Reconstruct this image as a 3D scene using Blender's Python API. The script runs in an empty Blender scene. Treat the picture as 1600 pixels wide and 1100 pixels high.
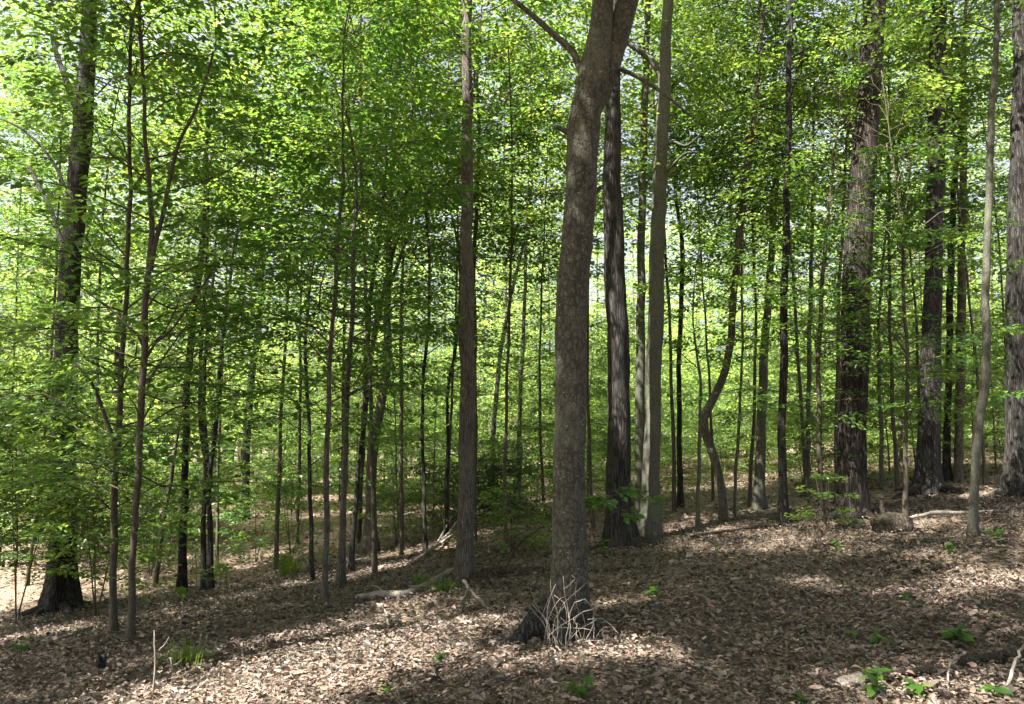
import bpy, math, random
import numpy as np
from mathutils import Vector

# ------------------------------------------------------------------ camera, sky, sun, exposure
SC = bpy.context.scene
COL = SC.collection
EYE = 1.6
F_PX = 1232.0                       # focal length in pixels of the 1600 px wide photograph
PITCH = math.atan(125.0 / F_PX)     # horizon sits at row 675 of 1100
cam_d = bpy.data.cameras.new('camera')
cam_d.sensor_fit = 'HORIZONTAL'; cam_d.sensor_width = 36.0
cam_d.lens = 36.0 * F_PX / 1600.0
cam_d.clip_start = 0.05; cam_d.clip_end = 2000.0
cam = bpy.data.objects.new('camera', cam_d)
cam.location = (0, 0, EYE); cam.rotation_euler = (math.pi / 2 + PITCH, 0, 0)
COL.objects.link(cam); SC.camera = cam

SUN_AZ = math.radians(232)          # compass-like angle from +Y, clockwise: behind and to the left
SUN_EL = math.radians(58)
SUN = np.array([math.sin(SUN_AZ) * math.cos(SUN_EL), math.cos(SUN_AZ) * math.cos(SUN_EL), math.sin(SUN_EL)])
world = bpy.data.worlds.new('World'); SC.world = world; world.use_nodes = True
wn = world.node_tree; bg = wn.nodes['Background']
sky = wn.nodes.new('ShaderNodeTexSky'); sky.sky_type = 'NISHITA'; sky.sun_disc = False
sky.sun_elevation = SUN_EL; sky.sun_rotation = SUN_AZ
sky.air_density = 1.0; sky.dust_density = 7.0; sky.ozone_density = 1.0
hs = wn.nodes.new('ShaderNodeHueSaturation'); hs.inputs['Saturation'].default_value = 0.5     # a hazy, whitish summer sky
wn.links.new(sky.outputs[0], hs.inputs['Color']); wn.links.new(hs.outputs[0], bg.inputs[0]); bg.inputs[1].default_value = 0.065
sun_d = bpy.data.lights.new('sun', 'SUN'); sun_d.energy = 5.0; sun_d.angle = math.radians(0.53)
sun_d.color = (1.0, 0.95, 0.86)
sun = bpy.data.objects.new('sun', sun_d); COL.objects.link(sun)
sun.rotation_euler = Vector(-SUN).to_track_quat('-Z', 'Y').to_euler()
vs = SC.view_settings
vs.view_transform = 'Standard'; vs.look = 'None'; vs.gamma = 1.0; vs.use_curve_mapping = False
vs.exposure = 2.75
cy = SC.cycles
cy.max_bounces = 4; cy.diffuse_bounces = 3; cy.transmission_bounces = 3; cy.glossy_bounces = 2
cy.transparent_max_bounces = 4; cy.caustics_reflective = False; cy.caustics_refractive = False
cy.sample_clamp_indirect = 6.0
cy.use_denoising = True
try:
    cy.denoiser = 'OPENIMAGEDENOISE'; cy.denoising_prefilter = 'ACCURATE'
except Exception:
    pass
cy.use_adaptive_sampling = True; cy.adaptive_threshold = 0.02

# ------------------------------------------------------------------ pixels, ground height
CP, SP = math.cos(PITCH), math.sin(PITCH)
def ray(px, py):
    dx = (px - 800.0) / F_PX; dv = (550.0 - py) / F_PX
    return np.array([dx, CP - dv * SP, SP + dv * CP])
def at_depth(px, py, y):
    d = ray(px, py); t = y / d[1]
    return np.array([0, 0, EYE]) + d * t

# measured heights of the floor (x, y, z), from trunk feet whose distance follows from trunk width
CTRL = np.array([
    (-3.0, 5.2, -.27), (0, 4.6, 0.0), (3.0, 3.9, .14), (-4.2, 8.0, -.48), (-8.0, 14, -1.5), (-5.4, 13, -1.02),
    (-2.3, 9.5, -.42), (-2.6, 11.5, -.50), (-2.7, 15, -.66), (-.5, 9.5, -.20), (.5, 6.4, 0.0), (1.7, 12.5, -.16),
    (2.3, 12.8, -.08), (3.7, 14, .10), (5.4, 12.5, .28), (8.2, 15.5, .46), (5.8, 10, .30), (8.7, 13.5, .52),
    (4.5, 13, .14), (-6.8, 20, -1.0), (-10, 25, -.9), (0, 20, -.45), (0, 30, -.4), (8, 30, .35), (16, 30, .7),
    (-16, 30, -.9), (-14, 16, -1.6), (14, 14, .9), (0, 60, -.2), (30, 60, .8), (-30, 60, -.8), (0, -4, .05), (-8, 0, -.6),
    (8, 0, .5), (-20, 0, -1.6), (20, 0, 1.0), (-25, 20, -1.5), (25, 20, 1.0), (-12, 7, -1.2), (0, 0, 0.0)])
def _kern(d2): return np.exp(-d2 / (2 * 6.0 ** 2))
_lin = np.c_[np.ones(len(CTRL)), np.clip(CTRL[:, 0], -20, 20)]
_lc = np.linalg.lstsq(_lin, CTRL[:, 2], rcond=None)[0]
_res = CTRL[:, 2] - _lin @ _lc
_d2 = ((CTRL[:, None, :2] - CTRL[None, :, :2]) ** 2).sum(-1)
_w = np.linalg.solve(_kern(_d2) + 0.03 * np.eye(len(CTRL)), _res)
def ground(x, y):
    x = np.asarray(x, float); y = np.asarray(y, float); sh = np.broadcast(x, y).shape
    xf = np.broadcast_to(x, sh).ravel(); yf = np.broadcast_to(y, sh).ravel()
    d2 = (xf[:, None] - CTRL[None, :, 0]) ** 2 + (yf[:, None] - CTRL[None, :, 1]) ** 2
    z = _lc[0] + _lc[1] * np.clip(xf, -20, 20) + _kern(d2) @ _w
    z = z + .035 * np.sin(xf * 1.3 + .7 * yf) * np.sin(yf * 1.1 - .4 * xf) + .02 * np.sin(xf * 3.1 + 1.1) * np.sin(yf * 2.7)
    return z.reshape(sh)
def g1(x, y): return float(ground(x, y))
def on_ground(px, py):
    d = ray(px, py); o = np.array([0, 0, EYE]); t = np.linspace(2, 60, 2400)
    p = o + d[None] * t[:, None]
    below = p[:, 2] < ground(p[:, 0], p[:, 1])
    i = int(np.argmax(below)) if below.any() else len(t) - 1
    q = p[i]; return np.array([q[0], q[1], g1(q[0], q[1])])

# ------------------------------------------------------------------ materials
def mat(name):
    m = bpy.data.materials.new(name); m.use_nodes = True
    nt = m.node_tree; nt.nodes.clear()
    out = nt.nodes.new('ShaderNodeOutputMaterial')
    return m, nt, out
def node(nt, typ, **kw):
    n = nt.nodes.new(typ)
    for k, v in kw.items(): setattr(n, k, v)
    return n
def ramp(nt, stops, fac, interp='LINEAR'):
    r = nt.nodes.new('ShaderNodeValToRGB'); r.color_ramp.interpolation = interp
    el = r.color_ramp.elements
    while len(el) < len(stops): el.new(0.5)
    for e, (p, c) in zip(el, stops): e.position = p; e.color = (*c, 1)
    nt.links.new(fac, r.inputs[0]); return r.outputs[0]
def leaf_mat(name, stops, tstops, trans=.5, rough=.42, spec=.35):
    m, nt, out = mat(name); L = nt.links.new
    at = node(nt, 'ShaderNodeAttribute', attribute_name='rnd')
    oi = node(nt, 'ShaderNodeObjectInfo')
    mx = node(nt, 'ShaderNodeMath', operation='MULTIPLY_ADD'); L(oi.outputs['Random'], mx.inputs[0]); mx.inputs[1].default_value = .42
    md = node(nt, 'ShaderNodeMath', operation='MULTIPLY'); L(at.outputs['Fac'], md.inputs[0]); md.inputs[1].default_value = .62
    L(md.outputs[0], mx.inputs[2])
    c = ramp(nt, stops, mx.outputs[0]); tc = ramp(nt, tstops, mx.outputs[0])
    b = node(nt, 'ShaderNodeBsdfPrincipled'); L(c, b.inputs['Base Color']); b.inputs['Roughness'].default_value = rough
    b.inputs['Specular IOR Level'].default_value = spec
    t = node(nt, 'ShaderNodeBsdfTranslucent'); L(tc, t.inputs[0])
    mix = node(nt, 'ShaderNodeMixShader'); mix.inputs[0].default_value = trans
    L(b.outputs[0], mix.inputs[1]); L(t.outputs[0], mix.inputs[2]); L(mix.outputs[0], out.inputs[0])
    return m
M = {}
M['leaf'] = leaf_mat('fresh_leaf', [(0, (.028, .075, .016)), (.5, (.045, .115, .022)), (1, (.075, .155, .028))],
                     [(0, (.09, .225, .03)), (.5, (.22, .355, .048)), (1, (.44, .50, .08))], rough=.36, spec=.5)
M['leaf_far'] = leaf_mat('brightened_far_leaf', [(0, (.035, .09, .028)), (.5, (.055, .125, .034)), (1, (.08, .16, .04))],
                         [(0, (.17, .315, .065)), (.5, (.33, .46, .10)), (1, (.50, .57, .13))], trans=.56, rough=.38, spec=.45)  # brightness put into the leaf colour so distant foliage looks luminous
M['leaf_dark'] = leaf_mat('evergreen_leaf', [(0, (.014, .035, .018)), (1, (.03, .065, .03))],
                          [(0, (.02, .06, .01)), (1, (.05, .10, .015))], trans=.2, rough=.3, spec=.5)
M['seedling'] = leaf_mat('seedling_leaf', [(0, (.035, .09, .018)), (1, (.065, .15, .025))], [(0, (.12, .28, .03)), (1, (.28, .44, .05))])
M['grass'] = leaf_mat('grass_blade', [(0, (.05, .09, .02)), (1, (.12, .15, .04))], [(0, (.14, .24, .02)), (1, (.25, .32, .05))])
M['litter'] = leaf_mat('dead_leaf', [(0, (.025, .020, .016)), (.25, (.082, .065, .053)), (.5, (.195, .158, .133)), (.68, (.21, .13, .098)), (.84, (.36, .298, .258)), (1, (.56, .49, .44))],
                       [(0, (.06, .04, .025)), (.5, (.18, .14, .10)), (1, (.28, .23, .17))], trans=.14, rough=.55, spec=.35)
def bark(name, dark, mid, light, zs=.16, scale=14., bump=.6, lichen=None, furrow=.5, blotch=3.0, flecks=False):
    m, nt, out = mat(name); L = nt.links.new
    tc = node(nt, 'ShaderNodeTexCoord'); oi = node(nt, 'ShaderNodeObjectInfo')
    off = node(nt, 'ShaderNodeVectorMath', operation='ADD'); L(tc.outputs['Object'], off.inputs[0])
    cm = node(nt, 'ShaderNodeCombineXYZ')
    rm = node(nt, 'ShaderNodeMath', operation='MULTIPLY'); L(oi.outputs['Random'], rm.inputs[0]); rm.inputs[1].default_value = 37
    for i in range(3): L(rm.outputs[0], cm.inputs[i])
    L(cm.outputs[0], off.inputs[1])
    mp = node(nt, 'ShaderNodeMapping'); L(off.outputs[0], mp.inputs[0]); mp.inputs['Scale'].default_value = (1, 1, zs)
    n1 = node(nt, 'ShaderNodeTexNoise'); L(mp.outputs[0], n1.inputs[0]); n1.inputs['Scale'].default_value = scale; n1.inputs['Detail'].default_value = 6; n1.inputs['Roughness'].default_value = .65
    vo = node(nt, 'ShaderNodeTexVoronoi', feature='DISTANCE_TO_EDGE'); vo.inputs['Scale'].default_value = scale * 1.3
    wob = node(nt, 'ShaderNodeVectorMath', operation='MULTIPLY_ADD'); L(n1.outputs['Color'], wob.inputs[0]); wob.inputs[1].default_value = (.06, .06, .06); L(mp.outputs[0], wob.inputs[2])
    L(wob.outputs[0], vo.inputs[0])
    vr = node(nt, 'ShaderNodeMapRange'); L(vo.outputs[0], vr.inputs[0]); vr.inputs[1].default_value = 0; vr.inputs[2].default_value = .22
    mul = node(nt, 'ShaderNodeMix', data_type='FLOAT'); mul.inputs[0].default_value = furrow; L(n1.outputs[0], mul.inputs[2]); L(vr.outputs[0], mul.inputs[3])
    c = ramp(nt, [(.18, dark), (.5, mid), (.85, light)], mul.outputs[0])
    n2 = node(nt, 'ShaderNodeTexNoise'); L(off.outputs[0], n2.inputs[0]); n2.inputs['Scale'].default_value = blotch; n2.inputs['Detail'].default_value = 4
    f2 = node(nt, 'ShaderNodeMapRange'); L(n2.outputs[0], f2.inputs[0]); f2.inputs[1].default_value = .52; f2.inputs[2].default_value = .68
    mc = node(nt, 'ShaderNodeMix', data_type='RGBA'); L(f2.outputs[0], mc.inputs[0]); L(c, mc.inputs[6])
    lc = lichen or tuple(min(1, v * 1.25) for v in mid)
    mc.inputs[7].default_value = (*lc, 1)
    half = node(nt, 'ShaderNodeMath', operation='MULTIPLY'); L(f2.outputs[0], half.inputs[0]); half.inputs[1].default_value = .6; L(half.outputs[0], mc.inputs[0])
    n3 = node(nt, 'ShaderNodeTexNoise'); L(off.outputs[0], n3.inputs[0]); n3.inputs['Scale'].default_value = 90; n3.inputs['Detail'].default_value = 3
    s3 = node(nt, 'ShaderNodeMapRange'); L(n3.outputs[0], s3.inputs[0]); s3.inputs[1].default_value = .3; s3.inputs[2].default_value = .7; s3.inputs[3].default_value = .65; s3.inputs[4].default_value = 1.25
    fin = node(nt, 'ShaderNodeMix', data_type='RGBA', blend_type='MULTIPLY'); fin.inputs[0].default_value = 1; L(mc.outputs[2], fin.inputs[6]); L(s3.outputs[0], fin.inputs[7])
    colr = fin.outputs[2]
    if flecks:
        fm = node(nt, 'ShaderNodeMapping'); L(off.outputs[0], fm.inputs[0]); fm.inputs['Scale'].default_value = (1, 1, 1.6)
        fv = node(nt, 'ShaderNodeTexVoronoi'); L(fm.outputs[0], fv.inputs[0]); fv.inputs['Scale'].default_value = 34; fv.inputs['Randomness'].default_value = 1
        sp = node(nt, 'ShaderNodeSeparateColor'); L(fv.outputs['Color'], sp.inputs[0])
        th = node(nt, 'ShaderNodeMapRange'); L(sp.outputs[0], th.inputs[0]); th.inputs[1].default_value = .5; th.inputs[2].default_value = 1; th.inputs[3].default_value = 0; th.inputs[4].default_value = .42
        lt = node(nt, 'ShaderNodeMath', operation='LESS_THAN'); L(fv.outputs['Distance'], lt.inputs[0]); L(th.outputs[0], lt.inputs[1])
        fa = node(nt, 'ShaderNodeMath', operation='MULTIPLY'); L(lt.outputs[0], fa.inputs[0]); fa.inputs[1].default_value = .75
        pale = node(nt, 'ShaderNodeMath', operation='GREATER_THAN'); L(sp.outputs[1], pale.inputs[0]); pale.inputs[1].default_value = .72
        fc = node(nt, 'ShaderNodeMix', data_type='RGBA'); L(pale.outputs[0], fc.inputs[0]); fc.inputs[6].default_value = (.025, .02, .015, 1); fc.inputs[7].default_value = (.21, .20, .165, 1)
        fx = node(nt, 'ShaderNodeMix', data_type='RGBA'); L(fa.outputs[0], fx.inputs[0]); L(colr, fx.inputs[6]); L(fc.outputs[2], fx.inputs[7]); colr = fx.outputs[2]
    b = node(nt, 'ShaderNodeBsdfPrincipled'); L(colr, b.inputs['Base Color']); b.inputs['Roughness'].default_value = .85; b.inputs['Specular IOR Level'].default_value = .25
    bu = node(nt, 'ShaderNodeBump'); bu.inputs['Strength'].default_value = bump; bu.inputs['Distance'].default_value = .02; L(mul.outputs[0], bu.inputs['Height']); L(bu.outputs[0], b.inputs['Normal'])
    L(b.outputs[0], out.inputs[0]); return m
M['bark_main'] = bark('grey_tan_bark', (.014, .013, .010), (.066, .060, .046), (.13, .121, .095), zs=.5, scale=20, bump=.6, furrow=.3, lichen=(.115, .115, .085), blotch=3.2, flecks=True)
M['bark_brown'] = bark('brown_ridged_bark', (.026, .021, .017), (.092, .078, .062), (.155, .135, .112), zs=.12, scale=34, bump=.7, lichen=(.12, .11, .085))
M['bark_dark'] = bark('dark_furrowed_bark', (.006, .005, .0045), (.022, .019, .017), (.055, .049, .045), zs=.10, scale=26, bump=1.0, furrow=.6, lichen=(.05, .05, .042))
M['bark_red'] = bark('reddish_furrowed_bark', (.007, .005, .004), (.030, .023, .020), (.072, .058, .052), zs=.08, scale=24, bump=1.0, furrow=.6, lichen=(.055, .048, .042))
M['bark_grey'] = bark('grey_bark', (.025, .025, .019), (.075, .073, .056), (.135, .13, .105), zs=.4, scale=30, bump=.4, furrow=.25, lichen=(.085, .10, .06))
M['bark_slim'] = bark('sapling_bark', (.024, .02, .015), (.07, .058, .043), (.12, .103, .08), zs=.4, scale=40, bump=.3, furrow=.2)
M['char'] = bark('charred_root_bark', (.006, .006, .006), (.018, .017, .018), (.05, .046, .045), zs=.3, scale=20, bump=.8, furrow=.6, lichen=(.03, .028, .027))
M['dead'] = bark('dead_grey_wood', (.07, .058, .048), (.18, .158, .135), (.30, .275, .245), zs=.2, scale=40, bump=.4, furrow=.3)
M['white_twig'] = bark('bleached_twig', (.10, .085, .07), (.215, .19, .16), (.32, .295, .26), zs=.2, scale=50, bump=.2, furrow=.2)
M['rot'] = bark('rotting_wood', (.010, .008, .006), (.04, .030, .022), (.095, .073, .056), zs=.3, scale=22, bump=1.0, furrow=.4, lichen=(.028, .034, .014))

def ground_mat():
    m, nt, out = mat('forest_soil'); L = nt.links.new
    tc = node(nt, 'ShaderNodeTexCoord')
    n1 = node(nt, 'ShaderNodeTexVoronoi'); n1.inputs['Scale'].default_value = 22; L(tc.outputs['Object'], n1.inputs[0])
    n2 = node(nt, 'ShaderNodeTexNoise'); n2.inputs['Scale'].default_value = 3.5; n2.inputs['Detail'].default_value = 8; L(tc.outputs['Object'], n2.inputs[0])
    sep = node(nt, 'ShaderNodeSeparateColor'); L(n1.outputs['Color'], sep.inputs[0])
    a = ramp(nt, [(0, (.05, .033, .022)), (.5, (.13, .09, .058)), (1, (.24, .18, .125))], sep.outputs[0])
    b_ = ramp(nt, [(.3, (.04, .028, .02)), (.7, (.15, .105, .07))], n2.outputs[0])
    mx = node(nt, 'ShaderNodeMix', data_type='RGBA'); mx.inputs[0].default_value = .45; L(a, mx.inputs[6]); L(b_, mx.inputs[7])
    b = node(nt, 'ShaderNodeBsdfPrincipled'); L(mx.outputs[2], b.inputs['Base Color']); b.inputs['Roughness'].default_value = .9
    bu = node(nt, 'ShaderNodeBump'); bu.inputs['Strength'].default_value = .8; bu.inputs['Distance'].default_value = .03; L(n1.outputs['Distance'], bu.inputs['Height']); L(bu.outputs[0], b.inputs['Normal'])
    L(b.outputs[0], out.inputs[0]); return m
M['soil'] = ground_mat()

# ------------------------------------------------------------------ mesh helpers
def mesh_from(name, V, F, mats, fmat=None, rnd=None, smooth=False):
    """V (n,3); F: list of (k,m) index arrays"""
    me = bpy.data.meshes.new(name)
    F = [np.asarray(f, np.int32) for f in F if len(f)]
    nl = sum(f.size for f in F); nf = sum(len(f) for f in F)
    me.vertices.add(len(V)); me.vertices.foreach_set('co', np.asarray(V, np.float32).ravel())
    me.loops.add(nl); me.polygons.add(nf)
    me.loops.foreach_set('vertex_index', np.concatenate([f.ravel() for f in F]))
    tot = np.concatenate([np.full(len(f), f.shape[1], np.int32) for f in F])
    st = np.zeros(nf, np.int32); st[1:] = np.cumsum(tot)[:-1]
    me.polygons.foreach_set('loop_start', st)
    for m in mats: me.materials.append(M[m])
    if fmat is not None: me.polygons.foreach_set('material_index', np.asarray(fmat, np.int32))
    if isinstance(smooth, np.ndarray): me.polygons.foreach_set('use_smooth', smooth)
    elif smooth: me.polygons.foreach_set('use_smooth', np.ones(nf, bool))
    me.update(calc_edges=True)
    if rnd is not None:
        a = me.attributes.new('rnd', 'FLOAT', 'FACE'); a.data.foreach_set('value', np.asarray(rnd, np.float32))
    return me
def link(name, data, parent=None, loc=None):
    o = bpy.data.objects.new(name, data); COL.objects.link(o)
    if parent is not None: o.parent = parent
    if loc is not None: o.location = tuple(float(v) for v in loc)
    return o
def tag(o, label=None, cat=None, group=None, kind=None):
    if label: o['label'] = label
    if cat: o['category'] = cat
    if group: o['group'] = group
    if kind: o['kind'] = kind
    return o
def copy_tree(o, parent=None):
    c = o.copy(); COL.objects.link(c); c.parent = parent
    for ch in o.children: copy_tree(ch, c)
    return c
def norm(a): return a / np.maximum(np.linalg.norm(a, axis=-1, keepdims=True), 1e-9)
def tubes(P, R, sides=4, mod=None):
    """P (n,k,3) polylines, R (n,k) radii -> verts, quads. mod(i_ring_param, angle) -> radius factor"""
    P = np.asarray(P, float); R = np.asarray(R, float); n, k, _ = P.shape
    T = np.gradient(P, axis=1); T = norm(T)
    ref = np.where((np.abs(norm(P[:, -1] - P[:, 0])[:, 2:3]) > .8), np.array([[1., 0, 0]]), np.array([[0, 0, 1.]]))[:, None, :]
    U = norm(np.cross(np.broadcast_to(ref, T.shape), T)); W = np.cross(T, U)
    a = np.arange(sides) * 2 * np.pi / sides
    rr = R[:, :, None] * np.ones(sides)
    if mod is not None: rr = rr * mod(P, a)
    V = P[:, :, None, :] + rr[..., None] * (np.cos(a)[None, None, :, None] * U[:, :, None, :] + np.sin(a)[None, None, :, None] * W[:, :, None, :])
    V = V.reshape(-1, 3)
    i = np.arange(n)[:, None, None] * k * sides; j = np.arange(k - 1)[None, :, None] * sides; s = np.arange(sides)[None, None, :]; s2 = (s + 1) % sides
    Q = np.stack(np.broadcast_arrays(i + j + s, i + j + s2, i + j + sides + s2, i + j + sides + s), -1).reshape(-1, 4)
    return V, Q
def resample(P, m):
    P = np.asarray(P, float); d = np.r_[0, np.cumsum(np.linalg.norm(np.diff(P[:, :3], axis=0), axis=1))]
    # Catmull-Rom through the traced points
    t = np.linspace(0, d[-1], m); idx = np.clip(np.searchsorted(d, t, side='right') - 1, 0, len(P) - 2)
    u = ((t - d[idx]) / np.maximum(d[idx + 1] - d[idx], 1e-6))[:, None]
    p0 = P[np.maximum(idx - 1, 0)]; p1 = P[idx]; p2 = P[idx + 1]; p3 = P[np.minimum(idx + 2, len(P) - 1)]
    dt = (d[idx + 1] - d[idx])[:, None]
    dm = (d[idx] - d[np.maximum(idx - 1, 0)])[:, None]; dp = (d[np.minimum(idx + 2, len(P) - 1)] - d[idx + 1])[:, None]
    m1 = np.where(dm > 1e-6, (p2 - p0) / (dm + dt), (p2 - p1) / dt) * dt
    m2 = np.where(dp > 1e-6, (p3 - p1) / (dp + dt), (p2 - p1) / dt) * dt
    return (2 * u ** 3 - 3 * u ** 2 + 1) * p1 + (u ** 3 - 2 * u ** 2 + u) * m1 + (-2 * u ** 3 + 3 * u ** 2) * p2 + (u ** 3 - u ** 2) * m2

# leaf geometry: kite (2 triangles) or two folded quads (4 triangles)
KITE = np.array([(0, 0, 0), (.42, -.29, .07), (1, 0, -.06), (.42, .29, .07)])
KITE_F = [(0, 1, 2, 3)]
OVAL = np.array([(0, 0, 0), (.28, -.26, .07), (.68, -.21, .05), (1, 0, -.06), (.68, .21, .05), (.28, .26, .07)])
OVAL_F = [(0, 1, 2, 3), (0, 3, 4, 5)]
def leaves(pos, ax, nrm, length, shape='kite', width=1.0):
    """one leaf per row: pos, axis direction, rough normal, length"""
    T = KITE if shape == 'kite' else OVAL; TF = KITE_F if shape == 'kite' else OVAL_F
    ax = norm(ax); side = norm(np.cross(nrm, ax)); up = np.cross(ax, side)
    L = length[:, None, None]
    V = pos[:, None, :] + L * (T[None, :, 0:1] * ax[:, None] + width * T[None, :, 1:2] * side[:, None] + T[None, :, 2:3] * up[:, None])
    n = len(pos); k = len(T); base = (np.arange(n) * k)[:, None, None]
    Fq = (base + np.array(TF)[None]).reshape(-1, 4)
    return V.reshape(-1, 3), Fq, len(TF)

def spray_template(rng, nl):
    """flat twig of length 1 along x: leaf base, axis, normal, relative length"""
    pos = []; ax = []
    nsub = 7
    for i in range(nsub):
        s = -1 if i % 2 else 1
        x0 = .15 + .75 * i / nsub
        ln = (.62 - .42 * i / nsub) * rng.uniform(.75, 1.15)
        ang = math.radians(rng.uniform(38, 58)) * s
        k = max(3, int(nl / nsub * (ln / .4)))
        for j in range(k):
            u = .18 + .85 * j / (k - 1) if k > 1 else 1
            sd = -1 if j % 2 else 1
            p = (x0 + math.cos(ang) * ln * u, math.sin(ang) * ln * u, -.10 * u * u * ln)
            la = ang + sd * math.radians(rng.uniform(25, 60)) * (0 if j == k - 1 else 1)
            pos.append(p); ax.append((math.cos(la), math.sin(la), rng.uniform(-.5, .12)))
    for j in range(6):
        pos.append((.75 + .05 * j, 0, 0)); a = (1 if j % 2 else -1) * rng.uniform(.3, .9); ax.append((math.cos(a), math.sin(a), rng.uniform(-.4, .1)))
    pos = np.array(pos) + rng.normal(0, .02, (len(pos), 3)); n = len(pos)
    pos[:, 2] += rng.normal(0, .035, n)
    nrm = norm(np.array([0, 0, 1.]) + rng.normal(0, .26, (n, 3)))
    return pos, norm(np.array(ax)), nrm, rng.uniform(.6, 1.15, n)
_trng = np.random.default_rng(5)
SPRAYS = [spray_template(_trng, 30) for _ in range(8)]
SPRAYS_S = [spray_template(_trng, 18) for _ in range(6)]

def build_sprays(rng, P, az, el, size, leaf_len, shape='kite', small=False):
    """leaf arrays for many sprays; P (n,3) start point, az heading, el pitch, size twig length"""
    bank = SPRAYS_S if small else SPRAYS
    which = rng.integers(0, len(bank), len(P)); out = []
    roll = rng.normal(0, .2, len(P))
    ca, sa, ce, se = np.cos(az), np.sin(az), np.cos(el), np.sin(el); cr, sr = np.cos(roll), np.sin(roll)
    X = np.stack([ca * ce, sa * ce, se], -1); Y0 = np.stack([-sa, ca, np.zeros_like(sa)], -1); Z0 = np.cross(X, Y0)
    Y = cr[:, None] * Y0 + sr[:, None] * Z0; Z = np.cross(X, Y)
    VV = []; FF = []; RR = []; nv = 0
    for b in range(len(bank)):
        ids = np.where(which == b)[0]
        if not len(ids): continue
        pos, ax, nr, ln = bank[b]
        B = np.stack([X[ids], Y[ids], Z[ids]], 1)
        p = P[ids][:, None] + size[ids][:, None, None] * np.einsum('lk,nkj->nlj', pos, B)
        a = np.einsum('lk,nkj->nlj', ax, B); nn = np.einsum('lk,nkj->nlj', nr, B)
        m = len(ids) * len(pos)
        p = p.reshape(m, 3) + rng.normal(0, .012, (m, 3)); a = a.reshape(m, 3) + rng.normal(0, .12, (m, 3)); nn = nn.reshape(m, 3) + rng.normal(0, .15, (m, 3))
        l = (np.tile(ln, len(ids)) * leaf_len * rng.uniform(.85, 1.15, m))
        V, Fq, per = leaves(p, a, nn, l, shape)
        tone = np.clip(np.repeat(rng.normal(.45, .2, len(ids)), len(pos)) + rng.normal(0, .17, m), 0, 1)
        VV.append(V); FF.append(Fq + nv); RR.append(np.repeat(tone, per)); nv += len(V)
    if not VV: return np.zeros((0, 3)), np.zeros((0, 4), int), np.zeros(0)
    return np.concatenate(VV), np.concatenate(FF), np.concatenate(RR)

def polyline_at(path, t):
    """path (k,4) xyz + radius, t in 0..1 by length"""
    d = np.r_[0, np.cumsum(np.linalg.norm(np.diff(path[:, :3], axis=0), axis=1))]; s = np.asarray(t) * d[-1]
    return np.stack([np.interp(s, d, path[:, c]) for c in range(4)], -1)

def gap_keep(rng, W, gaps):
    """True where a spray stays: none hang in the openings cut to let sun onto floor and trunks"""
    if not gaps: return np.ones(len(W), bool)
    k = np.ones(len(W), bool)
    for (gx, gy, gz, rx, ry, ang) in gaps:
        t = (W[:, 2] - gz) / SUN[2]
        dx = W[:, 0] - SUN[0] * t - gx; dy = W[:, 1] - SUN[1] * t - gy
        c, s = math.cos(ang), math.sin(ang)
        mg = np.minimum(.05 + .03 * t, .30)
        u = (c * dx + s * dy) / (rx + mg); v = (-s * dx + c * dy) / (ry + mg)
        k &= ~((u * u + v * v < 1) & (t > .8) & (rng.random(len(W)) < .985))
    return k

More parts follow.
